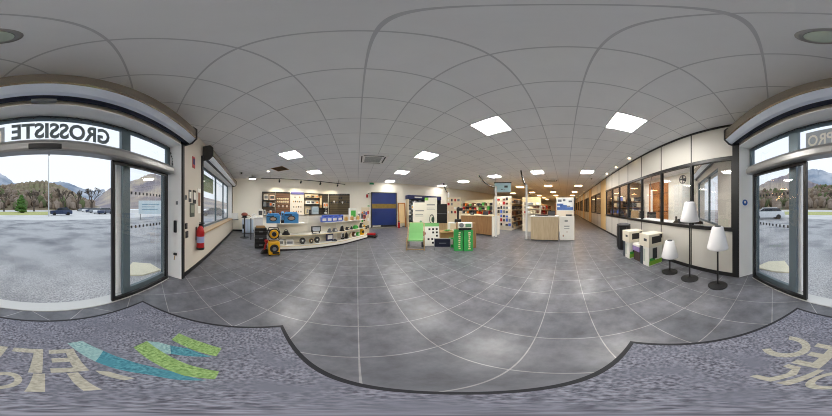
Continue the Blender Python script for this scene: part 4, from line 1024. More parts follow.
# ================================================================== GREEN SEAT AREA
p = Vector((1.78, 3.76, 0)); rzd = face_cam(p, -.05)
t = thing('deckchair', 'lime green cloth deckchair with a light wooden frame', 'deckchair', (p.x, p.y, 0), rzd)
for x in (-.27, .27):
    MB().tube([(x, -.1, .02), (x, .5, .84)], .018, 6).build('back_rail', wood_light, t)
    MB().tube([(x * .92, .48, .02), (x * .92, -.08, .40)], .016, 6).build('seat_rail', wood_light, t)
    MB().tube([(x, -.1, .02), (x, -.1, .44)], .018, 6).build('front_post', wood_light, t)
for (y, zz) in ((-.1, .06), (.5, .84), (-.1, .36)): MB().tube([(-.27, y, zz), (.27, y, zz)], .016, 6).build('crossbar', wood_light, t)
mb = MB(); prf = [(.5, .865), (.44, .76), (.3, .52), (.16, .36), (.02, .30), (-.115, .37), (-.125, .33)]
for (a, b) in zip(prf, prf[1:]):
    mb.face([(-.235, a[0], a[1]), (.235, a[0], a[1]), (.235, b[0], b[1]), (-.235, b[0], b[1])])
o_ = mb.build('cloth', lime_fabric, t); so = o_.modifiers.new('solid', 'SOLIDIFY'); so.thickness = .006
p = at(422.8, 4.55); t = thing('goods_bag', 'red and dark small bag of goods between the deckchair and the white board', 'bag', p, face_cam(p))
MB().ball((0, 0, .28), (.07, .06, .15), sub=2, jitter=.06).build('bag_body', mat('bag_pale', rgb(170, 180, 200), .7), t); MB().ball((.02, -.01, .48), (.08, .06, .09), sub=2, jitter=.1).build('bag_top', mat('bag_red', rgb(110, 34, 48), .7), t); MB().cyl((0, 0, 0), .05, .18).build('stand', dark_grey, t)
p = at(431.5, 4.6); rzb = face_cam(p, .1)
t = thing('sample_board', 'white sloping sample board with black squares and a green top', 'display board', p, rzb)
Rl = Matrix.Rotation(math.radians(-14), 4, 'X')
MB().box(-.29, .29, -.02, .01, .03, .72, Rl).build('board', paper, t)
MB().box(-.30, .30, .07, .1, .45, .86, Rl).build('green_top', lime_fabric, t)
mb = MB()
for (x, zz) in ((-.06, .62), (.07, .62), (.2, .62), (.07, .5), (.2, .5), (.2, .38), (-.1, .26), (.03, .26), (.05, .13)): mb.box(x - .035, x + .035, -.024, -.02, zz - .035, zz + .035, Rl)
mb.build('sample_square', black_plastic, t); MB().box(-.25, .25, .05, .22, 0, .03).build('foot', white_metal, t); MB().box(-.02, .02, .12, .2, .03, .5).build('prop', white_metal, t)
p = at(442.3, 4.08); t = thing('low_sign', 'low black sign in a pale metal frame on short legs', 'sign', p, face_cam(p))
MB().box(-.255, .255, -.02, .02, .12, .14).box(-.255, .255, -.02, .02, .40, .42).box(-.255, -.235, -.02, .02, .14, .40).box(.235, .255, -.02, .02, .14, .40).build('frame', alu, t)
MB().box(-.235, .235, -.012, .012, .14, .40).build('panel', mat('navy_black', rgb(20, 26, 46), .3), t)
MB().box(-.1, .12, -.014, -.012, .25, .275).build('printed_line', mid_grey, t)
for x in (-.245, .245): MB().box(x - .01, x + .01, -.1, .1, 0, .012).box(x - .01, x + .01, -.01, .01, .012, .12).build('leg', alu, t)
p = at(446.5, 4.95); t = thing('carton_box', 'open brown carton behind the low black sign', 'box', p, face_cam(p, .2))
MB().box(-.26, .26, -.18, .18, 0, .5).build('carton', kraft, t, .004); MB().box(-.26, .26, -.26, -.18, .49, .5).box(-.26, .26, .18, .26, .49, .5).build('flap', mat('kraft_light', rgb(206, 172, 116), .8), t)
p = at(447.5, 4.9, .5); t = thing('leafy_plant', 'green plant sprig lying on the open brown carton', 'plant', p)
mb = MB()
for k in range(12):
    a = k * .7; mb.tube([(0, 0, 0.01), (.07 * math.cos(a), .05 * math.sin(a), .05), (.16 * math.cos(a), .1 * math.sin(a), .03)], .012, 5, [.006, .018, .004])
mb.build('leaves', green_m, t)
p = at(451.2, 4.5); t = thing('green_pack', 'green and white pack left of the tall green boxes', 'box', p, face_cam(p)); MB().box(-.08, .08, -.06, .06, 0, .34).build('carton', MATS['green_card'], t, .004); MB().box(-.06, .06, -.065, -.06, .12, .3).build('printed_label', paper, t)
for k, (u, l) in enumerate(((458.2, 'left tall green box with a vertical row of pale lettering'), (468, 'right tall green box with a vertical row of pale lettering'))):
    p = at(u, 4.18 - .03 * k); t = thing('green_box', l, 'box', p, face_cam(at(463, 4.1), .12), 'tall green boxes')
    MB().box(-.14, .14, -.09, .09, 0, .68).build('carton', green_card, t, .004)
    mb = MB()
    random.seed(k)
    for j in range(9):
        zz = .06 + j * .065; mb.box(.01 + random.uniform(-.02, .0), .05 + random.uniform(0, .02), -.093, -.09, zz, zz + .04)
    mb.build('pale_lettering', mat('print_cream', rgb(232, 222, 180), .6), t)
cr = Vector((3.33, 3.1, 0)); t = thing('wooden_crate', 'open-topped wooden crate standing behind the tall green boxes', 'crate', cr, face_cam(cr, .25))
for (a, b, c_, d) in ((-.3, .3, -.22, -.2), (-.3, .3, .2, .22), (-.3, -.28, -.2, .2), (.28, .3, -.2, .2)): MB().box(a, b, c_, d, 0, .86).build('side_panel', wood_mid, t)
MB().box(-.28, .28, -.2, .2, .55, .57).build('inner_shelf', wood_mid, t)
p = at(465, 4.14, .682); t = thing('printer', 'white and grey machine resting on the two green boxes', 'machine', p, face_cam(at(463, 4.1), .12))
MB().box(-.22, .22, -.09, .08, .07, .24).build('housing', paper, t, .01); MB().box(-.2, .18, -.085, .08, 0, .07).build('base', black_plastic, t, .008)
MB().lathe([(.07, 0), (.07, .03)], (-.12, -.075, .16), 18, RX).build('dial', mid_grey, t); MB().box(.0, .18, -.094, -.09, .1, .2).build('printed_label', mat('print_green', (0,) * 4), t)
# ================================================================== SERVICE COUNTERS
t = thing('service_counter', 'longer wooden service counter with a pale top, left of the white columns', 'counter', (5.4, 3.7, 0))
IM2 = Matrix.Translation((-5.4, -3.7, 0))
MB(IM2).prism([(5.37, 3.30), (5.37, 4.12), (4.98, 5.0), (5.55, 5.25), (6.0, 4.25), (6.0, 3.30)], .05, .97).build('wood_front', wood_mid, t)
MB(IM2).prism([(5.42, 3.34), (5.42, 4.12), (5.05, 4.98), (5.5, 5.2), (5.95, 4.25), (5.95, 3.34)], 0, .05).build('plinth', dark_grey, t)
MB(IM2).prism([(5.33, 3.24), (5.33, 4.12), (4.93, 5.03), (5.57, 5.3), (6.04, 4.27), (6.04, 3.24)], .97, 1.01).build('countertop', cream, t)
MB(IM2).box(5.34, 6.02, 3.24, 3.30, 0, .97).build('end_panel', white_metal, t)
def on_counter(name, lab, cat, x, y, z, rz, kind=0):
    t = thing(name, lab, cat, (x, y, z), rz)
    if kind == 0:
        MB().box(-.16, .16, -.12, .12, 0, .02).build('keyboard_base', black_plastic, t); MB().box(-.16, .16, .1, .12, .02, .22, Matrix.Rotation(math.radians(-12), 4, 'X')).build('screen', dark_grey, t)
    elif kind == 1:
        MB().box(-.09, .09, -.08, .08, 0, .13).build('housing', black_plastic, t, .02); MB().box(-.06, .06, -.085, -.08, .03, .1).build('screen', mid_grey, t)
on_counter('laptop', 'dark laptop on the longer wooden counter', 'laptop', 5.6, 3.9, 1.01, math.radians(-80)); on_counter('card_terminal', 'black terminal at the left end of the longer counter', 'terminal', 5.45, 4.6, 1.01, math.radians(-60), 1)
t = thing('service_counter', 'shorter pale wooden service counter right of the second white column', 'counter', (5.65, .84, 0))
MB().box(-.3, .3, -.56, .58, .04, 1.0).build('wood_front', wood_grey, t); MB().box(-.27, .3, -.54, .56, 0, .04).build('plinth', dark_grey, t); MB().box(-.33, .34, -.58, .62, 1.0, 1.045).build('countertop', white_metal, t)
on_counter('laptop', 'black laptop on the shorter pale counter, right side', 'laptop', 5.7, .6, 1.045, math.radians(-90)); 
t = thing('desk_mat', 'flat black tray along the shorter counter top', 'tray', (5.48, 1.0, 1.045), 0); MB().box(-.1, .1, -.3, .25, 0, .05).build('tray_body', black_plastic, t, .01)
t = thing('poster_stand', 'white poster stand with grey print at the right end of the shorter counter', 'poster stand', (5.42, -.06, 0), 0)
MB().box(0, .12, -.32, .28, .02, 1.03).build('panel', paper, t, .004); MB().box(.12, .5, -.3, .26, 0.02, 1.0).build('side_cabinet', white_plastic, t)
MB().box(-.003, 0, -.05, .08, .80, .88).box(-.003, 0, -.12, .1, .6, .64).box(-.003, 0, -.12, .1, .5, .53).build('printed_lines', pg, t); MB().box(-.003, 0, .1, .16, .18, .26).box(-.003, 0, -.04, 0, .36, .4).build('printed_marks', mat('print_tan', rgb(180, 150, 130), .6), t)
t = thing('document_tray', 'grey document tray on top of the white poster stand', 'tray', (5.72, -.05, 1.0), 0); MB().box(-.12, .12, -.24, .02, 0, .03).box(-.12, .12, -.24, .02, .06, .09).box(.1, .12, -.24, .02, .03, .06).build('tray_body', dark_grey, t)

# ---- white service columns with looping cables
def column(lab, x, y, cab):
    t = thing('service_column', lab, 'column', (x, y, 0), math.radians(20), 'white service columns')
    MB().box(-.048, .048, -.04, .04, .02, 2.38).build('column_body', white_plastic, t, .006); MB().box(-.1, .1, -.09, .09, 0, .02).build('base_plate', mid_grey, t)
    MB().box(-.012, .012, -.045, -.04, .1, 2.3).build('socket_strip', mid_grey, t)
    dx, dy = cab[0] - x, cab[1] - y; R_ = Matrix.Rotation(-math.radians(20), 4, 'Z'); e = R_ @ Vector((dx, dy, 0))
    pts = []
    for k in range(13):
        f = k / 12; pts.append((e.x * f, e.y * f, 2.37 + (CEIL - 2.37) * (f ** 2.0)))
    MB().tube(pts, .034, 8).build('cable', black_plastic, t)
column('white service column with a cable at the left end of the longer counter area', 5.5, 6.65, (5.65, 7.4))
column('white service column beside the hanging blue sign', 5.33, 3.06, (5.63, 4.28))
column('white service column left of the shorter pale counter', 5.4, 1.62, (5.75, 1.99))
p = at(502.7, 6.35); t = thing('hanging_sign', 'pale blue sign board hung beside the white column', 'sign', (p.x, p.y, 2.13), face_cam(p, -.05))
MB().box(-.39, .39, -.03, .03, 0, .44).build('board', mat('sign_pale_blue', rgb(180, 214, 222), .5), t); MB().box(-.42, .42, -.035, .035, .44, .49).build('top_rail', black_plastic, t)
MB().box(.08, .24, -.034, -.03, .22, .32).box(-.08, .0, -.034, -.03, .12, .15).box(.04, .12, -.034, -.03, .1, .12).build('printed_marks', dark_grey, t)
for x in (-.35, .35): MB().tube([(x, 0, .49), (x, 0, 1.005)], .005, 5).build('hanging_wire', mid_grey, t)

# low white table with a black printer before the back racks
t = thing('side_table', 'small white table holding a black machine, left of the longer counter', 'table', at(455.5, 5.7), math.radians(-48))
MB().box(-.3, .3, -.2, .2, .72, .75).build('tabletop', white_plastic, t)
for x in (-.27, .27):
    for y in (-.17, .17): MB().box(x - .02, x + .02, y - .02, y + .02, 0, .72).build('leg', white_metal, t)
t = thing('till_machine', 'black machine with a raised head on the small white table', 'machine', at(458, 5.7, .75), math.radians(-48))
MB().box(-.14, .14, -.12, .12, 0, .14).build('base', black_plastic, t, .02); MB().box(-.04, .04, -.03, .03, .14, .5).build('neck', black_plastic, t); MB().box(-.06, .2, -.08, .06, .5, .62).build('head', black_plastic, t, .02)
t = thing('perforated_rack', 'cream perforated rack with small hanging goods behind the small white table', 'display rack', (5.35, 5.95, 0), math.radians(-48))
MB().box(-.42, .42, -.02, .02, .05, 2.0).build('back_panel', mat('rack_cream', rgb(226, 212, 182), .6), t); MB().box(-.42, .42, -.2, .15, 0, .05).build('base', white_metal, t)
random.seed(4)
for k in range(16):
    x, zz = -.33 + (k % 4) * .2, 1.05 + (k // 4) * .24; s_ = random.uniform(.04, .07)
    MB().box(x - s_, x + s_, -.06, -.02, zz, zz + .15).build('hanging_card', (paper, mat('pinkish_box', (0,) * 4), cream, mid_grey, red_m, dark_grey)[(k * 5) % 6], t)

# ================================================================== BACK-SHOP GONDOLAS
proto = {}
def shelf_box(x, y, z, rz, s, m_, lab, grp, name='boxed_product'):
    t = thing(name, lab, 'box', (x, y, z), rz, grp)
    MB().box(-s[0] / 2, s[0] / 2, -s[1] / 2, s[1] / 2, 0, s[2]).build('carton', m_, t, .006)
    return t
cname = {'red_plastic': 'red', 'mid_grey': 'grey', 'white_plastic': 'white', 'brown': 'brown', 'dark_grey': 'dark grey', 'yellow_plastic': 'yellow', 'blue_card': 'blue', 'orange_plastic': 'orange', 'cream': 'cream', 'green_plastic': 'green', 'black_plastic': 'black'}
GM = {}
def fill(name_at, x0, x1, y, z, m_list, face, step=.26, h=(.14, .3), dep=.22):
    """goods in a row; face 'x': row runs along y and looks to -x; 'y': row runs along x and looks to -y"""
    a = x0 + step / 2
    while a < x1 - step * .4:
        m_ = random.choice(m_list); hh = random.uniform(*h); w = step * random.uniform(.6, .88)
        key = (m_.name, round(hh / .05), round(w / .05)); nm = cname[m_.name]
        pos = (a, y) if face == 'y' else (y, a)
        if key not in GM:
            GM[key] = MB().box(-w / 2, w / 2, -dep / 2, dep / 2, 0, hh).build('carton', m_, None, .006); o_ = GM[key]
            r = thing('boxed_product', '%s boxed goods on the %s' % (nm, name_at), 'box', (pos[0], pos[1], z), 0 if face == 'y' else -PI / 2, '%s goods on the %s' % (nm, name_at)); o_.parent = r
        else:
            r = thing('boxed_product', '%s boxed goods on the %s' % (nm, name_at), 'box', (pos[0], pos[1], z), 0 if face == 'y' else -PI / 2, '%s goods on the %s' % (nm, name_at))
            c_ = GM[key].copy(); C.objects.link(c_); c_.parent = r
        a += step
def gondola(lab, x0, x1, y0, y1, h, end_m, header=None):
    t = thing('aisle_gondola', lab, 'shelving', (x0, (y0 + y1) / 2, 0)); w = (y1 - y0) / 2; L_ = x1 - x0
    MB().box(.04, L_, -w, w, 0, .12).build('plinth', white_metal, t)
    MB().box(.04, L_, -.02, .02, .12, h).build('spine', cream, t)
    MB().box(0, .04, -w, w, .0, h).build('end_panel', end_m, t)
    for zz in (.5, .88, 1.26, 1.64):
        if zz < h - .2: MB().box(.04, L_, -w + .04, w - .04, zz, zz + .025).build('shelf', cream, t)
    if header: MB().box(-.02, .04, -w, w, h, h + .28).build('header', header, t)
    return t
endp = mat('end_panel_white', rgb(228, 218, 198), .6)
g1 = gondola('aisle gondola with a pegboard end behind the hanging blue sign', 7.35, 13.5, 3.15, 4.35, 2.1, endp)
g2 = gondola('aisle gondola behind the shorter pale counter with a cream header', 7.35, 13.5, 1.35, 2.45, 1.72, endp, mat('header_cream', rgb(226, 208, 160), .6))
g3 = gondola('aisle gondola with blue and white end posters beside the corridor', 7.6, 13.5, -.5, .5, 1.98, endp)
MIX = [red_m, mid_grey, white_plastic, brown, dark_grey, yellow_m, blue_box, cream, black_plastic, brown, dark_grey]
random.seed(33)
for zz in (.12, .525, .905, 1.285, 1.665):
    fill('near side of the pegboard-end gondola', 7.45, 13.4, 3.32, zz, [red_m, brown, dark_grey, black_plastic, mid_grey, brown, cream], 'y', .42)
    if zz < 1.6: fill('near side of the cream-header gondola', 7.45, 13.4, 1.53, zz, [red_m, brown, red_m, dark_grey, white_plastic, black_plastic], 'y', .42)
    fill('corridor side of the blue-poster gondola', 7.7, 13.4, -.32, zz, [mid_grey, white_plastic, brown, blue_box, dark_grey], 'y', .48)
# pegboard end: hanging packs
nn2 = 0
for row in range(7):
    for k in range(6):
        y = 3.26 + k * .19; zz = .3 + row * .26
        m_ = random.choice([red_m, paper, dark_grey, paper, brown, black_plastic, cream, blue_box, mid_grey]); s_ = random.uniform(.04, .075)
        t = thing('hanging_pack', 'small hanging pack on the pegboard end behind the hanging sign', 'pack', (7.32, y, zz), 0, 'packs on the pegboard end')
        MB().box(-.03, .03, -s_, s_, -.02, random.uniform(.08, .17)).build('card', m_, t)
# end shelves of gondola 2 (goods facing the counter)
for zz in (1.08, 1.35, 1.55):
    t = thing('end_shelf', {1.08: 'lowest', 1.35: 'middle', 1.55: 'upper'}[zz] + ' end shelf of the cream-header gondola', 'shelf', (7.2, 1.9, zz)); MB().box(-.13, .15, -.52, .52, -.02, 0).build('shelf_board', cream, t); MB().box(.13, .15, -.5, .5, -.06, -.02).build('bracket', white_metal, t)
    fill('end shelves of the cream-header gondola', 1.42, 2.38, 7.17, zz, [white_plastic, brown, cream, red_m, mid_grey], 'x', .17, (.08, .17), .14)
# posters on gondola 3
t = thing('poster', 'large blue and white poster on the gondola end above the white poster stand', 'poster', (7.6, 0, 1.2)); MB().box(-.02, 0, -.48, .48, 0, .76).build('sheet', mat('poster_white', rgb(216, 218, 216), .5), t)
mb = MB()
for (a, b, c_, d) in ((-.46, .46, .06, .22), (-.1, .3, .22, .34), (.1, .46, .3, .42)): mb.box(-.024, -.02, a, b, c_, d)
mb.build('blue_picture', mat('poster_blue', rgb(74, 108, 176), .5, var=.4, scale=12), t)
mb = MB()
for (a, b, c_, d) in ((-.4, -.2, .5, .6), (.2, .4, .52, .66), (-.02, .12, .56, .68), (-.3, -.1, .24, .3)): mb.box(-.024, -.02, a, b, c_, d)
mb.build('dark_picture', mat('poster_grey', rgb(96, 100, 110), .5, var=.4, scale=12), t)
t = thing('display_rail', 'small black rail of packs at the right edge of the blue poster', 'rail', (7.56, -.52, 1.2)); MB().box(-.03, .03, -.04, 0, 0, .78).build('rail', black_plastic, t)

# left rack of helmets and tools seen over the longer counter
t = thing('back_rack', 'rack of red, green and orange goods behind the longer counter', 'shelving', (8.1, 6.4, 0))
MB().box(.3, .36, -1.55, 1.55, 0, 2.0).build('back_panel', cream, t)
for zz in (.1, .9, 1.22, 1.52): MB().box(-.1, .3, -1.55, 1.55, zz, zz + .025).build('shelf', cream, t)
for y in (-1.55, 1.52): MB().box(-.1, .3, y, y + .03, .125, 2.0).build('side_panel', white_metal, t)
for zz in (.125, .925, 1.245, 1.545): fill('back rack behind the longer counter', 4.9, 7.9, 8.2, zz, [red_m, green_m, orange_m, red_m, dark_grey, cream, black_plastic, brown], 'x', .25, (.14, .26), .3)
t = thing('tall_rack', 'tall rack against the back wall beyond the black display', 'shelving', (10.2, 8.7, 0)); MB().box(-1.9, 1.9, .2, .26, 0, 1.9).build('back_panel', cream, t)
for zz in (.1, .6, 1.1, 1.5): MB().box(-1.9, 1.9, -.15, .2, zz, zz + .025).build('shelf', white_metal, t)
for zz in (1.125, 1.525): fill('tall rack against the back wall', 8.4, 12.0, 8.68, zz, [red_m, cream, brown, green_m, white_plastic], 'y', .4, (.16, .3), .26)
# deep end gondolas
for j, y0 in enumerate((5.0, 2.6, .2)):
    g = gondola(('far shelving block at the deep end, left', 'far shelving block at the deep end, middle', 'far shelving block at the deep end, right')[j], 16, 24, y0, y0 + 1.0, 1.9, wood_mid)
random.seed(9)

# ================================================================== GARDEN LAMPS AND CARTONS ALONG THE PARTITION
def floor_lamp(lab, p, top, shade_h):
    t = thing('floor_lamp', lab, 'lamp', p, 0, 'black pole lamps with white shades')
    MB().lathe([(.155, 0), (.155, .012), (.06, .03), (.02, .045)], seg=32).build('base', black_plastic, t, smooth=False)
    MB().cyl((0, 0, .04), .014, top - shade_h - .02).build('pole', black_plastic, t)
    MB().lathe([(.165, top - shade_h), (.17, top - shade_h + .02), (.09, top - .01), (.075, top)], seg=32).build('lamp_shade', lamp_white, t, smooth=True)
    MB().cyl((0, 0, top), .05, .012, 20).build('shade_cap', dark_grey, t)
floor_lamp('shortest white-shaded lamp, standing beside the tall printed carton', (1.84, -1.86, 0), .71, .35)
floor_lamp('tallest white-shaded lamp, the middle one of three', (1.37, -1.88, 0), 1.48, .35)
floor_lamp('medium white-shaded lamp, nearest the entrance doors', (.84, -1.89, 0), 1.08, .36)

card_white = mat('carton_white', rgb(226, 226, 218), .55); card_green = mat('carton_green', rgb(134, 186, 60), .55)
def tall_carton(lab, p, rz, h):
    t = thing('printed_carton', lab, 'box', p, rz, 'tall printed cartons beside the partition')
    MB().box(-.15, .15, -.21, .21, 0, h - .3).build('carton', card_white, t, .004)
    MB().box(-.17, .17, -.23, .23, h - .3, h).build('lid', mat('lid_cream', rgb(228, 222, 204), .6), t, .004)
    # picture side (-x) and end (+y)
    mb = MB(); mb.box(-.174, -.17, -.16, .14, h - .22, h - .06); mb.box(-.174, -.17, -.19, -.1, h - .12, h - .03); mb.build('black_lettering_block', black_plastic, t)
    MB().box(-.154, -.15, -.04, .1, .17, h - .34).build('machine_picture', mat('picture_dark', rgb(46, 50, 56), .4), t, .0)
    MB().box(-.153, -.15, -.2, .2, .02, .13).build('green_strip', card_green, t)
    MB().box(-.153, -.15, .02, .19, .13, .2).build('picture_leaf', green_m, t)
    MB().box(-.1, .0, .23, .233, h - .16, h - .1).build('end_lettering', dark_grey, t)
    MB().box(.05, .15, .21, .214, .0, h - .3).build('dark_strip', mat('strip_dark', rgb(60, 70, 80), .5), t)
    MB().box(-.02, .04, .21, .213, .1, h - .36).build('end_print', mat('print_pale', rgb(190, 200, 190), .6), t)
tall_carton('tall white and green printed carton nearest the shortest lamp', (2.49, -1.90, 0), math.radians(5), .78)
tall_carton('tall white printed carton between the black bin and the low purple box', (3.17, -1.78, 0), math.radians(5), .76)
t = thing('printed_carton', 'low white and purple box between the two tall cartons', 'box', (2.83, -1.86, 0), math.radians(5))
MB().box(-.12, .12, -.17, .17, 0, .27).build('lower_carton', mat('brown_dark_card', rgb(74, 58, 54), .7), t, .004); MB().box(-.14, .14, -.2, .2, .27, .40).build('upper_carton', purple, t, .004); MB().box(-.142, .142, -.202, .202, .40, .46).build('lid', paper, t, .004)
t = thing('waste_bin', 'black ribbed plastic bin behind the tall cartons', 'bin', (3.95, -1.87, 0), 0)
MB().lathe([(.19, 0), (.2, .02), (.21, .35), (.22, .78), (.2, .8)], seg=24).build('bin_body', black_plastic, t); MB().lathe([(.225, .8), (.225, .84), (.12, .87)], seg=24).build('lid', dark_grey, t)
for k in range(6): 
    a = k * PI / 3; MB().box(-.012, .012, -.01, .01, .05, .76, Matrix.Translation((.215 * math.cos(a), .215 * math.sin(a), 0)) @ Matrix.Rotation(a, 4, 'Z')).build('rib', dark_grey, t)

# ================================================================== PILLAR FITTINGS BY THE ENTRANCE
def FV(u, v, d=1.2):   # spot on the shop front plane seen on bearing u
    rel = math.radians((u - 416) / 832 * 360 + TURN - 225); tt = d * math.tan(rel)
    return tt, H + d / math.cos(rel) * el(v)
def wallthing(name, lab, cat, t_, z, d=1.2): return thing(name, lab, cat, W(t_, d, z), RF)
tt, zz = FV(196.2, 222.5)
t = wallthing('fire_extinguisher', 'large red fire extinguisher hung on the pillar between door and window', 'fire extinguisher', 2.62, .46, 1.1)
MB().lathe([(.06, 0), (.085, .03), (.085, .42), (.05, .5), (.025, .53)], seg=24).build('cylinder', red_m, t, smooth=False)
MB().box(-.02, .02, -.05, .03, .53, .57).box(-.015, .015, -.1, .02, .58, .6).build('valve_handle', black_plastic, t)
MB().tube([(.02, 0, .55), (.12, -.01, .5), (.12, -.01, .2), (.1, 0, .05)], .014).build('hose', black_plastic, t)
MB().lathe([(.0862, .16), (.0862, .3)], seg=24, cap=False).build('label', mat('label_blue', rgb(150, 160, 200), .5), t)
MB().box(-.03, .03, .085, .1, .2, .5).build('bracket', dark_grey, t); MB().lathe([(.086, 0), (.088, .05)], seg=24, cap=False).build('foot_ring', black_plastic, t)
def plate(name, lab, cat, u, v, w, h, m_, m2=None, grp=None):
    tt, zz = FV(u, v); t = wallthing(name, lab, cat, tt, zz); MB().box(-w / 2, w / 2, -.012, 0, -h / 2, h / 2).build('plate', m_, t)
    if m2: MB().box(-w * .36, w * .36, -.015, -.012, -h * .2, h * .34).build('symbol', m2, t)
plate('safety_sign', 'small red and dark sign high on the pillar', 'sign', 193.5, 162.5, .11, .26, red_m, navy)
plate('notice_frame', 'small black framed notice at eye height on the pillar, upper left', 'notice', 189.8, 196, .1, .24, dark_grey, paper)
plate('notice_frame', 'black and pale notice beside the top notice on the pillar', 'notice', 194.2, 197, .14, .28, black_plastic, paper)
plate('notice_frame', 'large pale notice at the window edge of the pillar', 'notice', 198.8, 201, .17, .56, paper, mat('photo_brown', rgb(150, 110, 90), .6))
plate('notice_frame', 'grey-green framed notice low on the pillar above the extinguisher', 'notice', 192.0, 210, .2, .28, mat('frame_green_grey', rgb(78, 84, 76), .5), mat('notice_grey', rgb(140, 146, 130), .6))
plate('wall_switch', 'round dark key switch on the pillar beside the shutter guide', 'switch', 185.8, 197.5, .05, .09, mid_grey, dark_grey)
plate('wall_switch', 'dark round push switch low on the pillar', 'switch', 186.0, 226, .08, .11, black_plastic, dark_grey)
plate('wall_switch', 'dark diamond-like switch box lowest on the pillar', 'switch', 186.6, 234.5, .1, .13, black_plastic, dark_grey)
# things on the reveals
t = thing('push_pad', 'black vertical handle on the white jamb right of the doors', 'handle', W(1.965, 1.30, 1.04), RF); MB().box(-.03, 0, -.03, .03, -.11, .11).build('pad', black_plastic, t, .01)
t = thing('wall_switch', 'small grey button on the white jamb right of the doors', 'switch', W(1.965, 1.27, 1.46), RF); MB().box(-.012, 0, -.02, .02, -.03, .03).build('plate', mid_grey, t)
t = thing('door_stop', 'small black fitting with a cord low on the white jamb', 'fitting', W(1.965, 1.3, .52), RF); MB().box(-.03, 0, -.03, .03, -.02, .02).build('clip', black_plastic, t); MB().tube([(-.02, 0, -.01), (-.02, .02, -.12)], .008).build('cord', kraft, t)
t = thing('safety_sticker', 'round blue sticker on the white jamb left of the doors', 'sticker', W(-2.045, 1.32, 1.47), RF); MB().lathe([(.001, 0), (.055, 0), (.055, .004), (.001, .004)], (0, 0, 0), 24, Matrix.Rotation(PI / 2, 4, 'Y')).build('disc', mat('sticker_blue', rgb(24, 96, 190), .4), t)
MB().box(.004, .006, -.02, .02, -.015, .03).build('white_figure', paper, t)

# ================================================================== OFFICE BEHIND THE GLASS
t = thing('office_desk', 'long white desk just behind the partition glass', 'desk', (3.0, -3.0, 0)); MB().box(-1.1, 1.6, -.35, .45, .92, .95).build('desktop', white_plastic, t)
for x in (-1.05, .2, 1.55):
    for y in (-.3, .4): MB().box(x - .03, x + .03, y - .03, y + .03, 0, .92).build('leg', white_metal, t)
t = thing('office_machine', 'black curved office machine lying behind the tallest lamp', 'machine', (1.95, -2.85, .95), .5)
t.location = (2.2, -2.9, .95)
MB().prism([(-.45, 0), (.4, 0), (.3, .1), (.05, .16), (-.2, .14), (-.42, .06)], -.12, .12, RX).build('machine_body', black_plastic, t, .02)
t = thing('desk_phone', 'small black phone upright on the office desk', 'phone', (2.35, -2.62, .95), .3); MB().box(-.05, .05, -.03, .03, 0, .03).box(-.03, .03, -.01, .01, .03, .2).build('phone_body', black_plastic, t, .01)
def column2(x, y):
    t = thing('service_column', 'white service column inside the glazed office before the wooden door', 'column', (x, y, 0)); MB().box(-.045, .045, -.04, .04, 0.02, 2.3).build('column_body', white_plastic, t, .006); MB().box(-.09, .09, -.08, .08, 0, .02).build('base_plate', mid_grey, t)
    MB().tube([(0, 0, 2.29), (.03, 0, 2.4), (.1, 0, 2.6), (.05, 0, 2.85), (-.08, 0, CEIL - .01)], .018).build('cable', dark_grey, t)
column2(5.35, -4.1)
t = thing('fridge_cabinet', 'tall white cabinet in the office corner beside the window', 'cabinet', (3.95, -4.88, 0)); MB().box(-.2, .34, -.28, .28, .03, 2.45).build('cabinet_body', white_plastic, t, .01); MB().box(-.18, .32, .28, .29, .06, 2.4).build('door', paper, t); MB().box(-.2, .34, -.26, .26, 0, .03).build('plinth', dark_grey, t)
t = thing('wall_fan', 'dark wall-mounted fan above the white office cabinet', 'fan', (4.05, -5.2, 2.78)); MB().torus((0, .22, 0), .2, .02, RX, 20).build('guard', black_plastic, t); MB().box(-.04, .04, 0, .2, -.05, .05).build('arm', black_plastic, t)
for k in range(4): MB().box(-.04, .04, -.005, .005, .03, .18, Matrix.Translation((0, .22, 0)) @ Matrix.Rotation(k * PI / 2, 4, 'Y') @ Matrix.Rotation(.4, 4, 'Z')).build('blade', dark_grey, t)
MB().cyl((0, .24, 0), .04, .05, 14, RX).build('hub', black_plastic, t)
def monitor(lab, x, y, z, rz, grp=None):
    t = thing('computer_monitor', lab, 'monitor', (x, y, z), rz, grp); MB().box(-.25, .25, -.02, .02, .1, .42).build('screen_body', black_plastic, t, .006); MB().box(-.23, .23, .02, .024, .12, .40).build('screen', mat('screen_grey', rgb(60, 74, 84), .2), t); MB().box(-.03, .03, -.05, -.02, .02, .25).box(-.1, .1, -.08, .08, 0, .02).build('stand', black_plastic, t)
t = thing('office_desk', 'second office desk farther along behind the glass', 'desk', (6.2, -3.2, 0)); MB().box(-1.1, 1.1, -.4, .4, .72, .75).build('desktop', wood_light, t)
for x in (-1.05, 1.05):
    for y in (-.35, .35): MB().box(x - .03, x + .03, y - .03, y + .03, 0, .72).build('leg', dark_grey, t)
monitor('left black monitor on the second office desk', 5.7, -3.1, .75, .3, 'monitors on the office desk'); monitor('right black monitor on the second office desk', 6.7, -3.1, .75, -.2, 'monitors on the office desk')
t = thing('carton_box', 'tan carton on the second office desk seen through the glass', 'box', (5.25, -3.05, .75), .2); MB().box(-.13, .13, -.12, .12, 0, .5).build('carton', kraft, t, .01); MB().box(-.1, .1, -.13, -.12, .1, .4).build('label', paper, t)
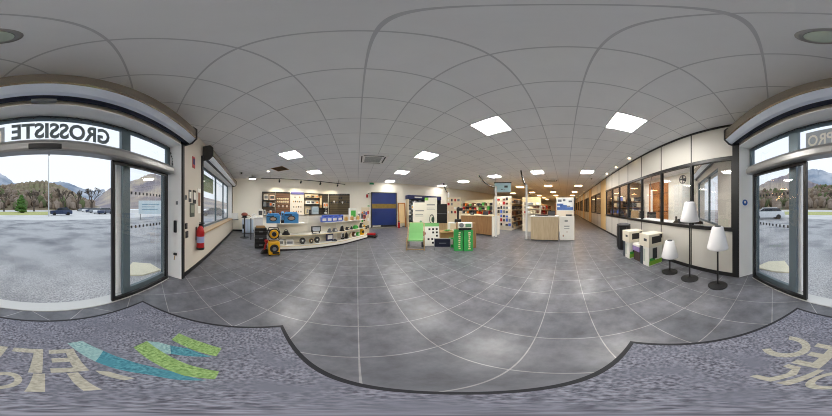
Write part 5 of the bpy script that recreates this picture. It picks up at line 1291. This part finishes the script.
def office_chair(lab, x, y, rz):
    t = thing('office_chair', lab, 'chair', (x, y, 0), rz); MB().box(-.24, .24, -.24, .24, .45, .53).build('seat', black_plastic, t, .03); MB().box(-.22, .22, -.27, -.2, .6, 1.2).build('backrest', black_plastic, t, .03); MB().cyl((0, 0, .08), .03, .37).build('column', dark_grey, t)
    MB().box(-.03, .03, -.26, -.2, .5, .65).build('back_bracket', dark_grey, t)
    for k in range(5):
        a = k * 2 * PI / 5; MB().tube([(0, 0, .09), (.28 * math.cos(a), .28 * math.sin(a), .05)], .02).build('leg', dark_grey, t)
office_chair('black office chair behind the glass near the tan carton', 4.5, -3.3, .4); office_chair('black office chair behind the second office desk', 6.4, -3.95, .0)
t = thing('office_shelf', 'shelf of mixed files at the back of the glazed office, left of the brown wall', 'shelving', (7.72, -3.75, 0), 0)
MB().box(-.2, .25, -1.3, -1.27, 0, 2.1).box(-.2, .25, 1.24, 1.27, 0, 2.1).build('side_panel', wood_mid, t)
for zz in (.1, .55, 1.0, 1.4, 1.8): MB().box(-.2, .25, -1.27, 1.24, zz, zz + .03).build('shelf', wood_mid, t)
random.seed(12)
for zz in (1.03, 1.43, 1.83): fill('office shelves behind the glass', -4.95, -2.6, 7.72, zz, [dark_grey, brown, mid_grey, cream, black_plastic, blue_box], 'x', .2, (.18, .32), .26)
# far offices: furniture glimpsed through the farther windows
for k, x in enumerate((9.6, 13.9, 18.0)):
    t = thing('office_desk', ('desk with dark goods behind the first far window', 'desk with dark goods behind the second far window', 'desk with dark goods behind the third far window')[k], 'desk', (x, -3.1, 0)); MB().box(-1.0, 1.0, -.4, .4, 1.0, 1.03).build('desktop', wood_light, t)
    MB().box(-.98, -.94, -.38, .38, 0, 1.0).box(.94, .98, -.38, .38, 0, 1.0).build('side_panel', wood_light, t)
    for j in range(4):
        on_counter('desk_machine', ('first', 'second', 'third', 'fourth')[j] + ' dark machine on the desk behind the %s far window' % ('first', 'second', 'third')[k], 'machine', x - .75 + .5 * j, -3.0, 1.03, 0, j % 2)

# ================================================================== LIGHT, SKY, CAMERA
w = bpy.data.worlds.new('sky'); bpy.context.scene.world = w; w.use_nodes = True
bg = w.node_tree.nodes['Background']; bg.inputs[0].default_value = SKY_COL; bg.inputs[1].default_value = SKY_S
sc = bpy.context.scene
sc.view_settings.view_transform = 'Standard'; sc.view_settings.look = 'None'; sc.view_settings.gamma = 1; sc.view_settings.exposure = EXPO
cd = bpy.data.cameras.new('panorama_camera'); cd.type = 'PANO'
try: cd.panorama_type = 'EQUIRECTANGULAR'
except Exception: cd.cycles.panorama_type = 'EQUIRECTANGULAR'
cd.clip_start = .05; cd.clip_end = 3000
cam = bpy.data.objects.new('panorama_camera', cd); C.objects.link(cam); cam.location = (0, 0, H); cam.rotation_euler = (PI / 2, 0, -math.radians(TURN)); sc.camera = cam
sc.cycles.use_denoising = True; sc.cycles.filter_width = 1.0
sc.cycles.max_bounces = 10; sc.cycles.diffuse_bounces = 6; sc.cycles.transparent_max_bounces = 24; sc.cycles.sample_clamp_indirect = 6

# ---- tidy the part tree: marks and fittings go under the part that carries them, printed marks apart from each other
def islands(me):
    bm = bmesh.new(); bm.from_mesh(me); seen = set(); out = []
    bm.verts.ensure_lookup_table()
    for v in bm.verts:
        if v.index in seen: continue
        st = [v]; comp = []; seen.add(v.index)
        while st:
            x = st.pop(); comp.append(x.index)
            for e in x.link_edges:
                y = e.other_vert(x)
                if y.index not in seen: seen.add(y.index); st.append(y)
        out.append(set(comp))
    bm.free(); return out
SPLIT = {'side_panel': 'side_panel', 'bulbs': 'bulb', 'sample_square': 'sample_square', 'pale_lettering': 'pale_letter', 'printed_lines': 'printed_line', 'printed_marks': 'printed_mark', 'black_lettering_block': 'lettering_block',
         'blue_picture': 'blue_picture', 'dark_picture': 'dark_picture', 'glass_marking': 'glass_marking', 'transom_frame_': '', 'outer_post': 'outer_post', 'teal_bands': 'teal_band', 'green_bands': 'green_band', 'door_slat': 'door_slat', 'cladding_joint': 'cladding_joint'}
for o in [o for o in bpy.data.objects if o.type == 'MESH' and o.parent]:
    nm = o.name.split('.')[0]
    if nm not in SPLIT: continue
    comps = islands(o.data)
    if len(comps) < 2: continue
    for cset in comps:
        bm = bmesh.new(); bm.from_mesh(o.data); bm.verts.ensure_lookup_table()
        bmesh.ops.delete(bm, geom=[v for v in bm.verts if v.index not in cset], context='VERTS')
        me = bpy.data.meshes.new(SPLIT[nm]); bm.to_mesh(me); bm.free()
        for m_ in o.data.materials: me.materials.append(m_)
        q = bpy.data.objects.new(SPLIT[nm] + '_', me); C.objects.link(q); q.parent = o.parent; q.matrix_local = o.matrix_local.copy()
    bpy.data.objects.remove(o)
for o in list(bpy.data.objects):
    if o.name.split('.')[0].endswith('_'): o.name = o.name.split('.')[0][:-1]
UNDER = {'printed_label': 'carton', 'shade_cap': 'lamp_shade', 'printed_line': 'board', 'printed_mark': 'board', 'green_corner': 'board', 'window_insert': 'oval_window', 'latch': 'case_lid', 'black_latch': 'case_body',
         'sample_square': 'board', 'label': 'cylinder', 'valve_handle': 'cylinder', 'foot_ring': 'cylinder', 'pale_letter': 'carton', 'symbol': 'plate', 'blister': 'card', 'header_mark': 'header', 'diffuser': 'frame', 'lens': 'ring',
         'screen': 'screen_body', 'machine_picture': 'carton', 'green_strip': 'carton', 'end_lettering': 'lid', 'lettering_block': 'lid', 'dial': 'tool_body', 'louvre': 'housing', 'grille': 'housing', 'socket_strip': 'column_body', 'bulb': 'cable',
         'label_plate': 'housing', 'hub': 'disc', 'device_picture': 'device_outline', 'blue_picture': 'sheet', 'dark_picture': 'sheet', 'button': 'point_body', 'handle': 'case_body', 'green_band': 'pile', 'teal_band': 'pile', 'lettering': 'pile', 'cable_box': 'pole'}
for o in [o for o in bpy.data.objects if o.parent and not o.children and not o.parent.parent]:
    k_ = o.name.split('.')[0]
    if k_ in UNDER:
        sib = [s_ for s_ in o.parent.children if s_ is not o and s_.name.split('.')[0] == UNDER[k_]]
        if sib and sib[0].location.length < 1e-6 and abs(sib[0].rotation_euler.z) < 1e-6: o.parent = sib[0]
